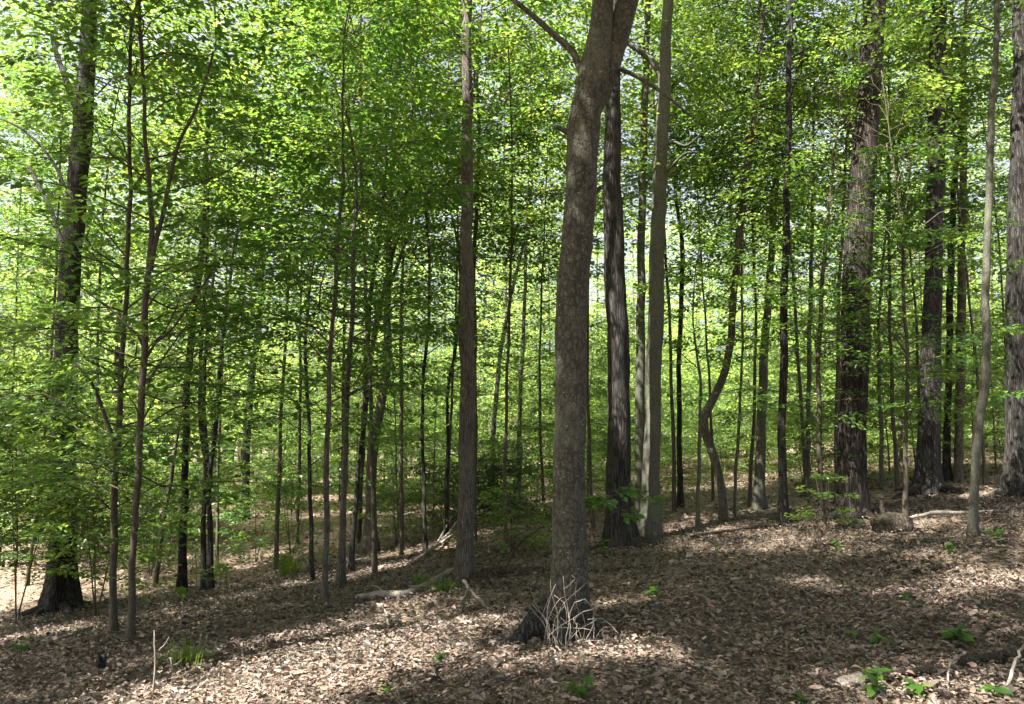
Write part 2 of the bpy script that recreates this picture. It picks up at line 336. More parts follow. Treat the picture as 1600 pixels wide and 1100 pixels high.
def foliage(rng, path, t0, nb, length, leaf_len=.085, spray=.75, el=(22, 62), per_m=3.4, shape='kite', small=False,
            t1=.99, droop=.32, origin=(0, 0, 0), gaps=None, leaf='leaf', wood='bark_slim', taper_low=.6, az_bias=None, wood_k=1.0):
    """branches from the stem, each carrying flat leafy twigs. Returns a crown mesh with leaf and twig wood"""
    t = np.sort(t0 + (t1 - t0) * rng.random(nb) ** .9)
    S = polyline_at(path, t)
    rel = (t - t0) / max(t1 - t0, 1e-3)
    prof = np.where(rel < .35, taper_low + (1 - taper_low) * rel / .35, 1 - .72 * ((rel - .35) / .65) ** 1.4)
    L = length * prof * rng.uniform(.65, 1.25, nb)
    az = np.arange(nb) * 2.399 + rng.normal(0, .5, nb)
    if az_bias is not None:
        az = np.where(rng.random(nb) < .6, az_bias + rng.normal(0, .7, nb), az)
    e0 = np.radians(rng.uniform(*el, nb)) * (.6 + .6 * rel)
    k = 6; u = np.linspace(0, 1, k)[None, :, None]
    hd = np.stack([np.cos(az), np.sin(az)], -1)
    bend = rng.normal(0, .18, (nb, 1))
    side = np.stack([-hd[:, 1], hd[:, 0]], -1)
    XY = S[:, None, :2] + L[:, None, None] * (np.cos(e0)[:, None, None] * u * hd[:, None] + bend[:, :, None] * u * u * side[:, None])
    Z = S[:, None, 2:3] + L[:, None, None] * (np.sin(e0)[:, None, None] * u - droop * u ** 2.2)
    BP = np.concatenate([XY, Z], -1)
    walk = np.cumsum(rng.normal(0, .035, (nb, k, 3)), axis=1) * L[:, None, None]; walk[:, 0] = 0
    BP = BP + walk
    BR = np.minimum(S[:, 3] * .35, .003 + .0042 * L)[:, None] * (1 - .85 * u[..., 0]) + .002
    # sprays along the branches
    ns = np.maximum(2, (L * per_m).astype(int)); own = np.repeat(np.arange(nb), ns)
    us = np.concatenate([np.linspace(.14, 1.0, q) for q in ns]); us = np.clip(us + rng.normal(0, .04, len(us)), .15, 1)
    f = us * (k - 1); i0 = np.clip(f.astype(int), 0, k - 2); w = (f - i0)[:, None]
    SPp = BP[own, i0] * (1 - w) + BP[own, i0 + 1] * w
    sgn = np.concatenate([np.where(np.arange(q) % 2, 1, -1) * (np.arange(q) < q - 1) for q in ns])
    saz = az[own] + sgn * np.radians(rng.uniform(30, 75, len(own)))
    sel = rng.normal(.02, .15, len(own)); sz = spray * rng.uniform(.65, 1.2, len(own)) * (1 - .25 * (us - .5))
    keep = gap_keep(rng, SPp + np.stack([np.cos(saz), np.sin(saz), 0 * saz], -1) * (.5 * sz)[:, None] + np.array(origin), gaps)
    SPp, saz, sel, sz = SPp[keep], saz[keep], sel[keep], sz[keep]
    V1, F1, r1 = build_sprays(rng, SPp, saz, sel, sz, leaf_len, shape, small)
    V2, F2 = tubes(BP, BR * wood_k, 4)
    d = np.stack([np.cos(saz) * np.cos(sel), np.sin(saz) * np.cos(sel), np.sin(sel)], -1)
    TP = SPp[:, None] + sz[:, None, None] * np.array([0, .5, .95])[None, :, None] * d[:, None]
    V3, F3 = tubes(TP, np.array([[.0045, .003, .0012]]) * np.ones((len(SPp), 1)) * wood_k, 3)
    V = np.concatenate([V1, V2, V3]); F = [np.concatenate([F1, F2 + len(V1), F3 + len(V1) + len(V2)])]
    nw = len(F2) + len(F3)
    return mesh_from('crown', V, F, [leaf, wood], np.r_[np.zeros(len(F1)), np.ones(nw)], np.r_[r1, np.zeros(nw)],
                     smooth=np.r_[np.zeros(len(F1), bool), np.ones(nw, bool)])

def trunk_mesh(rng, path, sides=14, seg=.16, flare=.5, rough=.05, ridges=0, material='bark_slim', knots=3, name='trunk'):
    """path (k,4); tapered tube with root flare, swellings and, on furrowed barks, real ridges"""
    path = np.asarray(path, float)
    ln = np.linalg.norm(np.diff(path[:, :3], axis=0), axis=1).sum(); m = int(np.clip(ln / seg, 10, 110))
    q = resample(path, m); R = np.maximum(q[:, 3], .002)
    hgt = np.linspace(0, ln, m)
    wa = np.minimum(.35 * R + .007, .014) * np.minimum(hgt / 1.0, 1); wp = rng.uniform(0, 6.28, 6); wl = rng.uniform(.75, 1.4, 4)
    q[:, 0] += wa * (np.sin(hgt * 3.6 * wl[0] + wp[0]) + .5 * np.sin(hgt * 9 * wl[1] + wp[1])) * .6
    q[:, 1] += wa * (np.sin(hgt * 3.2 * wl[2] + wp[2]) + .5 * np.sin(hgt * 8 * wl[3] + wp[3])) * .6
    R = R * (1 + flare * np.exp(-hgt / max(R[0] * 2.2, .03)))
    ph = rng.uniform(0, 6.28, 8); kz = rng.uniform(0, ln * .8, knots); ka = rng.uniform(0, 6.28, knots); ks = rng.uniform(.04, .12, knots)
    def mod(P, a):
        h = hgt[None, :, None]; A = a[None, None, :]
        f = 1 + rough * (np.sin(2 * A + ph[0] + 1.1 * h) + .7 * np.sin(3 * A + ph[1] - .7 * h) + .5 * np.sin(5 * A + ph[2] + 2.3 * h))
        lobes = flare * .55 * np.exp(-h / max(R[0] * 1.6, .03))
        f = f + lobes * np.sin(5 * A + ph[3])
        if ridges:
            f = f + .045 * np.sin(ridges * A + 2.5 * np.sin(1.7 * h + ph[4]) + ph[5]) * (.6 + .4 * np.sin(6 * h + 3 * A)) + .02 * np.sin(ridges * 1.7 * A + 5 * h)
        for z, an, s in zip(kz, ka, ks):
            f = f + s * np.exp(-((h - z) / .09) ** 2) * np.exp(-(np.angle(np.exp(1j * (A - an))) / .6) ** 2)
        return f
    V, Q = tubes(q[None, :, :3], R[None], sides, mod)
    V = V.reshape(m, sides, 3); V[0, :, 2] -= .12 + R[0] * .3
    V = V.reshape(-1, 3)
    cap = np.arange(sides)[None, :] + (m - 1) * sides
    return mesh_from(name, V, [Q, cap], [material], smooth=True)

# ------------------------------------------------------------------ the forest floor
def build_ground():
    a = np.linspace(-1, 1, 281); g = np.sinh(a * 4.2) / np.sinh(4.2) * 260
    X, Y = np.meshgrid(g, g + 8); Z = ground(X.ravel(), Y.ravel())
    V = np.stack([X.ravel(), Y.ravel(), Z], -1); n = len(g)
    i = (np.arange(n - 1)[:, None] * n + np.arange(n - 1)[None]).ravel()
    o = link('ground', mesh_from('ground', V, [np.stack([i, i + 1, i + n + 1, i + n], -1)], ['soil'], smooth=True))
    tag(o, 'sloping brown forest floor of leaf mould between the trunks', 'ground', kind='structure')
build_ground()

def litter(name, n, y0, y1, size, shape, seed, label, spread=1.0):
    rng = np.random.default_rng(seed)
    # uniform over the fan the camera could look across, a little wider than the frame
    y = np.sqrt(rng.uniform(y0 ** 2, y1 ** 2, n)); x = rng.uniform(-1, 1, n) * (y * .80 + 1.5) * spread
    z = ground(x, y) + rng.uniform(.002, .03, n) + .012 * np.abs(rng.normal(0, 1, n))
    az = rng.uniform(0, 6.283, n); tilt = rng.normal(0, .3, n)
    ax = np.stack([np.cos(az), np.sin(az), tilt], -1); nr = np.array([0, 0, 1.]) + rng.normal(0, .45, (n, 3))
    ln = size * np.clip(rng.lognormal(0, .3, n), .5, 1.9)
    T = (KITE if shape == 'kite' else OVAL)
    V, F, per = leaves(np.stack([x, y, z], -1), ax, nr, ln, shape, width=rng.uniform(.5, 1.25, n)[:, None, None])
    k = len(T); curl = np.repeat(rng.normal(.25, .5, n), k) * np.tile(np.abs(T[:, 1]) / .29, n) * np.repeat(ln, k) * .22
    V[:, 2] += curl
    V[:, 2] = np.maximum(V[:, 2], ground(V[:, 0], V[:, 1]) + .002)
    patch = .25 * np.sin(x * 2.3 + 2 * np.sin(y * 1.9)) * np.sin(y * 2.9 + x) + .12 * np.sin(x * .9 + 1.3 * np.sin(y * .7)) + .1 * np.sin(y * 1.7 + x * .6)
    tone = np.clip(rng.normal(.42, .3, n) + patch * .6, 0, 1)
    o = link(name, mesh_from(name, V, [F], ['litter'], rnd=np.repeat(tone, per)))
    tag(o, label, 'leaf litter', kind='stuff')
litter('leaf_litter', 85000, 3.2, 7.5, .036, 'oval', 21, 'fallen tan and brown leaves carpeting the nearest floor')
litter('leaf_litter', 110000, 7.3, 14, .042, 'kite', 24, 'fallen tan and brown leaves carpeting the middle floor around the trunk feet')
litter('leaf_litter', 55000, 13.8, 34, .08, 'kite', 22, 'fallen brown leaves carpeting the far floor under the trees')
litter('leaf_litter', 40000, 3.0, 9.5, .016, 'kite', 23, 'small crumbled leaf bits strewn over the near floor')
litter('leaf_litter', 5000, 3.2, 10, .062, 'oval', 26, 'larger whole curled leaves lying on top of the near litter')
def twig_litter():
    rng = np.random.default_rng(31); n = 2600
    y = np.sqrt(rng.uniform(3.2 ** 2, 15 ** 2, n)); x = rng.uniform(-1, 1, n) * (y * .78 + 1); a = rng.uniform(0, 6.28, n); L = rng.lognormal(-1.75, .6, n).clip(.05, .9)
    u = np.linspace(-.5, .5, 4)[None, :]; bend = rng.normal(0, .12, (n, 1)) * L[:, None] * (1 - 4 * u * u)
    X = x[:, None] + L[:, None] * u * np.cos(a)[:, None] - bend * np.sin(a)[:, None]; Y = y[:, None] + L[:, None] * u * np.sin(a)[:, None] + bend * np.cos(a)[:, None]
    Z = ground(X, Y) + .022 + rng.uniform(0, .03, (n, 1)) + rng.normal(0, .08, (n, 1)) * u * L[:, None]
    R = (.0016 + .010 * L)[:, None] * rng.uniform(.5, 1, (n, 1)) * np.linspace(1, .5, 4)[None]
    V, F = tubes(np.stack([X, Y, Z], -1), R, 4); o = link('twig_litter', mesh_from('twig_litter', V, [F], ['dead', 'rot'], fmat=np.repeat(rng.integers(0, 2, n), 12), smooth=True))
    tag(o, 'small dead twigs strewn among the fallen leaves', 'twigs', kind='stuff')
twig_litter()

# openings cut into the crowns along the sun to shape sun patches on the floor (pixel centre, half sizes in metres, heading)
GAPS = []
for (px, py, rx, ry, deg) in [
        (420, 1048, 1.6, .40, 38), (500, 1092, 1.4, .30, 38), (560, 988, 1.0, .34, 38), (255, 1088, .8, .22, 35), (640, 938, .9, .30, 32), (440, 992, .7, .13, 38), (420, 955, .7, .12, 35), (310, 960, .5, .1, 30),
        (690, 1000, .38, .17, 30), (955, 1022, .60, .50, 20), (620, 1060, .35, .14, 40), (1500, 1088, .9, .48, 10), (1580, 905, .55, .36, 10),
        (1455, 932, .38, .22, 15), (1560, 980, .2, .1, 15), (1245, 850, .6, .14, 25), (1460, 815, .6, .16, 20), (1100, 830, .6, .18, 25),
        (980, 938, .4, .15, 20), (70, 970, .8, .2, 30), (240, 935, .6, .2, 30), (430, 850, 1.2, .5, 20), (650, 860, 1.0, .4, 20),
        (590, 890, .6, .3, 30), (1230, 1055, .22, .1, 20), (760, 830, .9, .35, 10), (420, 790, 1.6, .8, 10), (20, 1000, .5, .2, 30), (120, 900, .6, .3, 20),
        (1540, 770, 1.0, .5, 10), (160, 1060, .3, .12, 30), (760, 960, .5, .16, 20), (1160, 800, .7, .25, 20)]:
    p = on_ground(px, py); GAPS.append((p[0], p[1], p[2], rx, ry * 1.05, math.radians(deg)))
# openings cut into the crowns to let the sun onto trunks, on points of the trunks themselves
for (px, py, y, r) in [(1440, 640, 15.4, .35), (1583, 640, 13.4, .15), (925, 150, 6.4, .22), (1462, 260, 15.4, .5), (112, 390, 14, .5),
                       (1020, 700, 12.7, .3), (960, 700, 12.4, .3), (1545, 400, 10, .35)]:
    p = at_depth(px, py, y); GAPS.append((p[0], p[1], p[2], r, r, 0))

# ------------------------------------------------------------------ traced trees
def traced_path(pts, w2r=1.0, top=None, rng=None, lean=0.0):
    """pts: (px, py, width in px) from foot to top; foot fixes the distance"""
    b = on_ground(pts[0][0], pts[0][1]); y = b[1]; out = [(*b, pts[0][2] * w2r * .5 * y / F_PX)]
    for i, (px, py, w) in enumerate(pts[1:]):
        q = at_depth(px, py, y); dz = q[2] - b[2]
        q = at_depth(px, py, y + lean * dz)
        out.append((*q, w * w2r * .5 * (y + lean * dz) / F_PX))
    if top is not None and b[2] + top > out[-1][2] + .3:
        a = np.array(out[-1][:3]); d = a - np.array(out[-2][:3]); d = d / np.linalg.norm(d); h = b[2] + top - a[2]; r = out[-1][3]
        n = max(2, int(h / 2.0))
        for i in range(1, n + 1):
            u = i / n; jit = rng.normal(0, .12, 2) if rng is not None else (0, 0)
            out.append((a[0] + d[0] * h * u * (1 - .4 * u) + jit[0], a[1] + d[1] * h * u + jit[1], a[2] + h * u, max(r * (1 - .9 * u), .006)))
    P = np.array(out); return b, P - np.array([*b, 0])
def make_tree(name, label, pts, bark='bark_slim', top=9, t0=.25, nb=40, length=1.8, leaf_len=.098, sides=10, flare=.5, ridges=0, rough=.04,
              seed=0, group=None, shape='kite', cat='tree', lean=0.0, crown=True, limbs=(), stems=(), seg=.16, nroots=0, **kw):
    rng = np.random.default_rng(1000 + seed)
    b, P = traced_path(pts, .9 if pts[0][2] > 17 else .84, top=top, rng=rng, lean=lean)
    root = link(name, None, loc=b); root.empty_display_size = .2
    tag(root, label, cat, group)
    tk = link('trunk', trunk_mesh(rng, P, sides, seg, flare, rough, ridges, bark), root)
    for q in range(nroots):
        a = q * 6.283 / nroots + rng.uniform(-.5, .5); r0 = P[0, 3]; Lr = r0 * rng.uniform(2.2, 4.0); ca, sa = math.cos(a), math.sin(a); pts_r = []
        for u in (0, .25, .5, .75, 1.0):
            rr = r0 * .55 + Lr * u; wx = ca * rr - sa * .12 * Lr * u * u * rng.normal(0, 1); wy = sa * rr + ca * .12 * Lr * u * u
            gz = g1(b[0] + wx, b[1] + wy) - b[2]; pts_r.append((wx, wy, gz + r0 * (.55 * (1 - u) ** 2 - .18 * u), r0 * (.42 - .32 * u)))
        link('root', trunk_mesh(rng, np.array(pts_r), 9, .06, 0, .08, 0, bark, name='root', knots=0), tk)
    for st in stems:           # further stems of a multi-stemmed tree
        q = np.array([(*(at_depth(px, py, b[1] + .03 * i) - b), w * .5 * b[1] / F_PX) for i, (px, py, w) in enumerate(st)])
        link('stem', trunk_mesh(rng, q, 8, .16, .2, .03, 0, bark, name='stem'), root)
    for lb in limbs:
        dy = lb[0]
        q = np.array([(*(at_depth(px, py, b[1] + dy * i / max(1, len(lb) - 2)) - b), w * .5 * b[1] / F_PX) for i, (px, py, w) in enumerate(lb[1:])])
        link('limb', trunk_mesh(rng, q, 8, .12, 0, .04, 0, bark, name='limb', knots=1), root)
    if crown:
        c = link('crown', foliage(rng, P, t0, nb, length, leaf_len, shape=shape, origin=b, gaps=GAPS, wood=bark, **kw), root)
        c['kind'] = 'stuff'
    return root, b, P

# --- big trunks with high crowns
CAN = dict(el=(22, 64), per_m=2.2, spray=1.2, droop=.2)
main, MB, MP = make_tree('forked_tree', 'large tan-grey trunk in the foreground that forks at the top of the picture',
    [(886, 985, 62), (887, 930, 59), (890, 850, 57), (890, 700, 54), (893, 500, 54), (904, 330, 55), (910, 222, 57), (911, 206, 64), (913, 192, 57), (928, 120, 58), (936, 60, 46), (941, 0, 38), (946, -80, 34)],
    'bark_main', top=17, t0=.42, nb=84, length=4.3, leaf_len=.125, sides=28, flare=.42, rough=.022, seed=1, nroots=4, seg=.08,
    limbs=[(.1, (918, 200, 20), (930, 165, 32), (945, 125, 38), (962, 70, 39), (983, 0, 35), (1006, -80, 30), (1030, -240, 22), (1050, -420, 10)),
           (.5, (908, 92, 13), (880, 66, 11), (853, 43, 10), (806, 3, 8), (760, -30, 6)),
           (-.4, (955, 102, 8), (992, 118, 7), (1030, 142, 6), (1082, 182, 3)),
           (.05, (905, 214, 12), (888, 207, 10), (874, 200, 7), (868, 197, 4)),
           (.05, (912, 310, 12), (930, 300, 9), (940, 292, 6), (945, 287, 3))], **CAN)
# collar of an old branch scar and char at the root of the forked tree
rng = np.random.default_rng(3)
yb = MB[1]
def at_main(px, py, dy=0): return at_depth(px, py, yb + dy) - MB
def root_piece(pts, matn, name='root'):
    q = []
    for (px, py, w, lift) in pts:
        p = on_ground(px, py); q.append((p[0] - MB[0], p[1] - MB[1], p[2] - MB[2] + lift, w * .5 * yb / F_PX))
    q = np.array(q)
    ln = np.linalg.norm(np.diff(q[:, :3], axis=0), axis=1).sum(); m = max(8, int(ln / .05)); s = resample(q, m)
    V, Q = tubes(s[None, :, :3], np.maximum(s[:, 3], .004)[None], 10, lambda P, a: 1 + .14 * np.sin(3 * a + np.linspace(0, 5, m)[None, :, None]) + .06 * np.sin(7 * a - np.linspace(0, 9, m)[None, :, None]))
    return link(name, mesh_from(name, V, [Q, np.arange(10)[None] + (m - 1) * 10], [matn], smooth=True), main)
r0 = root_piece([(884, 980, 74, .14), (862, 990, 64, .09), (834, 1000, 50, .05), (798, 1010, 24, .0)], 'char'); r0['label'] = 'charred black buttress root'
root_piece([(900, 988, 50, .12), (918, 1000, 34, .03), (930, 1006, 12, -.02)], 'bark_dark')
root_piece([(885, 990, 40, .10), (878, 1012, 26, .02), (870, 1020, 10, -.02)], 'char')

make_tree('straight_tree', 'straight slender brown trunk left of the forked foreground tree',
    [(725, 907, 31), (726, 870, 29), (728, 800, 27), (730, 600, 26), (729, 400, 23), (730, 200, 20), (729, 70, 19), (729, -40, 15)],
    'bark_brown', top=12.5, t0=.48, nb=46, length=2.2, leaf_len=.09, sides=18, flare=.35, rough=.02, seed=2, nroots=4, ridges=9, seg=.1)
make_tree('dark_tree', 'dark furrowed trunk standing just behind and right of the forked tree',
    [(970, 856, 50), (968, 800, 44), (966, 700, 41), (967, 600, 39), (962, 450, 36), (957, 300, 32), (958, 150, 28), (964, 0, 24)],
    'bark_dark', top=20, t0=.5, nb=40, length=4.0, leaf_len=.11, sides=26, flare=.35, ridges=13, seed=3, nroots=5, seg=.1, **CAN)
make_tree('grey_tree', 'smooth grey-green trunk right of the dark trunk with a limb near its top',
    [(1014, 842, 36), (1017, 780, 31), (1018, 700, 29), (1024, 500, 27), (1030, 300, 25), (1037, 150, 24), (1041, 60, 20), (1046, -60, 18)],
    'bark_grey', top=18, t0=.5, nb=42, length=3.4, leaf_len=.10, sides=20, flare=.4, rough=.025, seed=4, nroots=4, seg=.12,
    limbs=[(.3, (1034, 120, 13), (1022, 98, 12), (1004, 82, 11), (980, 66, 8), (950, 40, 6)), (-.3, (1035, 230, 6), (1052, 222, 5), (1072, 228, 4), (1095, 210, 3)),
           (-.4, (1034, 280, 6), (1048, 262, 5), (1070, 240, 4), (1090, 238, 3))], **CAN)
make_tree('pale_tree', 'pale olive trunk half hidden between the dark and the grey trunk',
    [(998, 826, 16), (999, 700, 16), (1000, 600, 17), (1003, 330, 15), (1008, 150, 13), (1012, 0, 11)], 'bark_grey', top=14, t0=.4, nb=36, length=2.4, seed=5, leaf_len=.095)
make_tree('crooked_tree', 'crooked slim trunk with a sharp elbow bend near head height',
    [(1131, 814, 15), (1128, 770, 14), (1120, 730, 15), (1108, 690, 16), (1098, 660, 17), (1108, 634, 16), (1130, 590, 15), (1141, 530, 14), (1150, 420, 13), (1163, 300, 12), (1177, 190, 11), (1186, 100, 9), (1196, 0, 8)],
    'bark_brown', top=11, t0=.45, nb=34, length=1.9, seed=6, sides=14, seg=.08)
make_tree('straight_tree', 'greyish trunk far behind, right of the crooked trunk',
    [(1185, 797, 20), (1187, 740, 17), (1192, 600, 15), (1196, 520, 14), (1205, 400, 12), (1212, 250, 11)], 'bark_grey', top=13, t0=.4, nb=36, length=2.2, seed=7, leaf_len=.095)
make_tree('straight_tree', 'dark pole-straight slim trunk midway between crooked trunk and thick reddish trunk',
    [(1224, 820, 18), (1223, 770, 15), (1222, 700, 14), (1224, 560, 13), (1227, 400, 13), (1231, 250, 11), (1233, 100, 10), (1234, 0, 9)], 'bark_dark', top=12, t0=.42, nb=38, length=2.0, seed=8, sides=12)
make_tree('sapling', 'leafy sapling with bright low sprays in front of the thick reddish trunk',
    [(1284, 812, 10), (1281, 700, 9), (1279, 560, 8), (1288, 400, 7), (1300, 280, 5)], 'bark_slim', top=7.5, t0=.13, nb=66, length=1.5, leaf_len=.085, seed=9, spray=.6)
make_tree('thick_tree', 'thick reddish-dark furrowed trunk, widest on the right half',
    [(1332, 808, 48), (1331, 760, 45), (1331, 700, 46), (1334, 600, 47), (1338, 450, 45), (1346, 300, 43), (1358, 150, 40), (1366, 0, 38)],
    'bark_red', top=22, t0=.55, nb=42, length=4.2, leaf_len=.115, sides=30, flare=.22, ridges=15, seed=10, nroots=6, seg=.1, **CAN)
make_tree('sapling', 'thin leaning sapling between the two thick trunks on the right',
    [(1414, 811, 10), (1415, 700, 8), (1418, 600, 7), (1413, 480, 6), (1410, 380, 5)], 'bark_slim', top=7, t0=.2, nb=60, length=1.7, seed=11, spray=.65)
make_tree('thick_tree', 'thick grey-dark flared trunk second from the right edge, dappled with sun',
    [(1449, 770, 44), (1451, 720, 36), (1453, 650, 32), (1456, 500, 30), (1460, 350, 29), (1464, 200, 28), (1467, 0, 26)],
    'bark_dark', top=22, t0=.5, nb=40, length=4.2, leaf_len=.115, sides=26, flare=.3, ridges=13, seed=12, nroots=6, seg=.12, **CAN)
make_tree('straight_tree', 'dark trunk just behind the flared trunk near the right edge',
    [(1480, 752, 15), (1479, 690, 13), (1482, 600, 12), (1485, 450, 12), (1490, 300, 10)], 'bark_dark', top=14, t0=.45, nb=34, length=2.4, seed=13, leaf_len=.1)
make_tree('straight_tree', 'weathered brown trunk seen between flared trunk and slim pale trunk',
    [(1497, 752, 15), (1499, 640, 15), (1502, 500, 16), (1503, 380, 14), (1506, 250, 12)], 'bark_brown', top=14, t0=.45, nb=32, length=2.3, seed=14, leaf_len=.1)
make_tree('slim_tree', 'slim pale grey trunk with a slight curve near the right edge',
    [(1519, 839, 16), (1521, 790, 15), (1523, 740, 15), (1531, 660, 16), (1539, 590, 15), (1541, 450, 14), (1546, 280, 13), (1553, 120, 11), (1558, 0, 9)],
    'bark_grey', top=11, t0=.55, nb=34, length=1.9, seed=15, sides=14)
make_tree('thick_tree', 'thick dark furrowed trunk cut by the right edge of the picture',
    [(1591, 775, 44), (1589, 710, 37), (1588, 650, 35), (1589, 500, 34), (1592, 300, 33), (1598, 50, 30)],
    'bark_dark', top=22, t0=.5, nb=42, length=4.2, leaf_len=.115, sides=26, flare=.3, ridges=13, seed=16, nroots=6, seg=.12, **CAN)
# --- left side
make_tree('thick_tree', 'thick dark trunk with spreading roots near the left edge',
    [(94, 955, 50), (97, 905, 43), (98, 850, 40), (98, 700, 38), (103, 600, 37), (105, 500, 36), (112, 400, 35), (120, 300, 33), (130, 180, 32), (135, 110, 28), (140, 0, 24)],
    'bark_dark', top=19, t0=.45, nb=32, length=4.0, leaf_len=.11, sides=28, flare=.42, ridges=13, seed=17, nroots=7, seg=.1,
    limbs=[(.4, (126, 190, 12), (108, 140, 10), (92, 96, 9), (80, 50, 7)), (.3, (118, 330, 6), (80, 250, 5), (40, 205, 4), (0, 185, 3)), (.5, (110, 420, 8), (80, 330, 7), (45, 260, 6))], **CAN)
make_tree('maple_sapling', 'greyer stem of the twin saplings in the left foreground',
    [(178, 990, 15), (177, 940, 13), (177, 880, 12), (180, 760, 11), (186, 640, 10), (195, 500, 9), (202, 330, 8), (203, 200, 7), (205, 50, 6)],
    'bark_slim', top=9, t0=.06, nb=66, length=1.7, leaf_len=.1, shape='oval', seed=18, sides=12,
    limbs=[(-.3, (183, 700, 6), (160, 640, 6), (140, 595, 5), (118, 568, 4))])
make_tree('maple_sapling', 'browner stem of the twin saplings, dividing into two leaders higher up',
    [(203, 1002, 15), (206, 940, 13), (208, 880, 12), (215, 740, 12), (222, 620, 12), (228, 480, 11), (236, 370, 10), (230, 240, 8), (222, 120, 7), (218, 0, 6)],
    'bark_slim', top=9.5, t0=.09, nb=60, length=1.8, leaf_len=.1, shape='oval', seed=19, sides=12,
    limbs=[(.2, (236, 405, 8), (255, 330, 7), (275, 240, 6), (310, 160, 5), (332, 80, 4)), (.3, (226, 548, 5), (268, 515, 4), (310, 455, 3), (335, 420, 2)),
           (-.2, (227, 530, 5), (205, 515, 4), (170, 480, 3), (130, 455, 2)), (.1, (228, 600, 4), (255, 560, 3), (290, 510, 2))])
make_tree('maple_sapling', 'leafy low sapling reaching in from the left edge in front of the thick trunk',
    [(-50, 990, 12), (-46, 850, 10), (-40, 700, 8), (-35, 560, 6)], 'bark_slim', top=4.4, t0=.22, nb=56, length=2.0, leaf_len=.105, shape='oval', seed=39)
make_tree('slim_tree', 'dark slim trunk right of the twin saplings',
    [(284, 926, 17), (286, 860, 14), (288, 780, 13), (293, 600, 13), (303, 480, 13), (315, 400, 11), (321, 310, 9), (324, 200, 7)],
    'bark_dark', top=9.5, t0=.35, nb=44, length=2.0, seed=20, sides=12)
make_tree('clump_tree', 'clump of thin dark stems growing from one foot on the left',
    [(328, 924, 13), (328, 840, 10), (327, 760, 9), (335, 680, 8), (345, 560, 7), (358, 440, 6), (366, 380, 5)],
    'bark_dark', top=8.5, t0=.2, nb=50, length=1.7, seed=21,
    stems=[[(318, 920, 9), (318, 820, 8), (320, 720, 7), (312, 640, 6), (316, 520, 6), (323, 380, 5), (326, 260, 3)], [(329, 750, 8), (322, 690, 7), (318, 600, 6), (330, 470, 5), (340, 330, 3)]])
make_tree('straight_tree', 'dark trunk further back, right of the clump of thin stems',
    [(383, 812, 15), (384, 740, 14), (387, 660, 13), (394, 580, 13), (405, 500, 12), (410, 380, 11), (413, 280, 9)], 'bark_dark', top=13, t0=.4, nb=40, length=2.4, seed=22, leaf_len=.1)
make_tree('sapling', 'thin dark sapling with a short dark foot, left of the brown sapling pair',
    [(487, 908, 10), (486, 850, 8), (484, 720, 7), (480, 620, 7), (478, 520, 6), (488, 420, 5)], 'bark_dark', top=7.5, t0=.15, nb=48, length=1.4, seed=23)
make_tree('sapling', 'nearest slim brown sapling in the left middle, its foot on lit leaves',
    [(506, 944, 12), (508, 880, 10), (510, 800, 10), (512, 650, 9), (520, 500, 8), (530, 360, 7), (536, 260, 5)], 'bark_brown', top=8.5, t0=.22, nb=58, length=1.6, seed=24, shape='oval')
make_tree('sapling', 'slim brown sapling right behind the nearest one on the left',
    [(531, 918, 16), (535, 850, 13), (538, 760, 11), (541, 640, 11), (550, 500, 9), (552, 400, 8), (556, 280, 6)], 'bark_brown', top=9, t0=.2, nb=52, length=1.7, seed=25)
make_tree('sapling', 'dark thin sapling beside the trunk that curves to the right',
    [(548, 897, 11), (551, 840, 10), (556, 780, 9), (570, 640, 9), (576, 500, 8), (590, 380, 7), (602, 280, 5)], 'bark_dark', top=9.5, t0=.3, nb=50, length=1.7, seed=26)
make_tree('curved_tree', 'brown trunk that curves to the right at mid height, left of centre',
    [(576, 864, 26), (578, 820, 20), (580, 760, 18), (583, 690, 17), (596, 630, 15), (604, 570, 14), (606, 460, 12), (610, 330, 10)], 'bark_brown', top=12, t0=.35, nb=48, length=2.2, seed=27, sides=14, leaf_len=.095)
make_tree('leaning_tree', 'slim dead-looking tree leaning right with twin pale tops, left of centre',
    [(560, 848, 10), (566, 700, 10), (582, 540, 10), (606, 430, 9), (636, 310, 8), (664, 228, 7), (690, 180, 5)], 'bark_slim', top=None, t0=.5, nb=12, length=.9, seed=28,
    limbs=[(.3, (592, 490, 7), (618, 420, 6), (640, 360, 6), (655, 300, 5), (680, 240, 4))])
make_tree('sapling', 'black pencil-thin sapling just left of the straight brown trunk',
    [(665, 860, 8), (662, 750, 7), (660, 620, 6), (671, 480, 6), (669, 380, 5)], 'bark_dark', top=9, t0=.3, nb=40, length=1.6, seed=29, leaf_len=.09)
make_tree('sapling', 'very thin sapling touching the left side of the straight brown trunk',
    [(697, 838, 7), (699, 720, 6), (701, 600, 6), (714, 530, 5), (718, 400, 5)], 'bark_dark', top=8.5, t0=.3, nb=36, length=1.6, seed=30, leaf_len=.09)
make_tree('slim_tree', 'thin stem hugging the right side of the straight brown trunk',
    [(741, 845, 9), (742, 700, 9), (742, 560, 8), (741, 400, 8), (748, 250, 7)], 'bark_slim', top=12, t0=.45, nb=40, length=2.0, seed=31, leaf_len=.095)
make_tree('slim_tree', 'pale straight stem in the gap between straight brown and forked trunk',
    [(810, 800, 8), (812, 640, 8), (818, 520, 7), (822, 380, 6)], 'bark_grey', top=13, t0=.42, nb=36, length=2.2, seed=32, leaf_len=.1)
make_tree('slim_tree', 'dark stem leaning right in the gap between the two central trunks',
    [(768, 798, 9), (771, 680, 9), (781, 560, 8), (797, 470, 7)], 'bark_dark', top=12, t0=.42, nb=36, length=2.2, seed=33, leaf_len=.1)
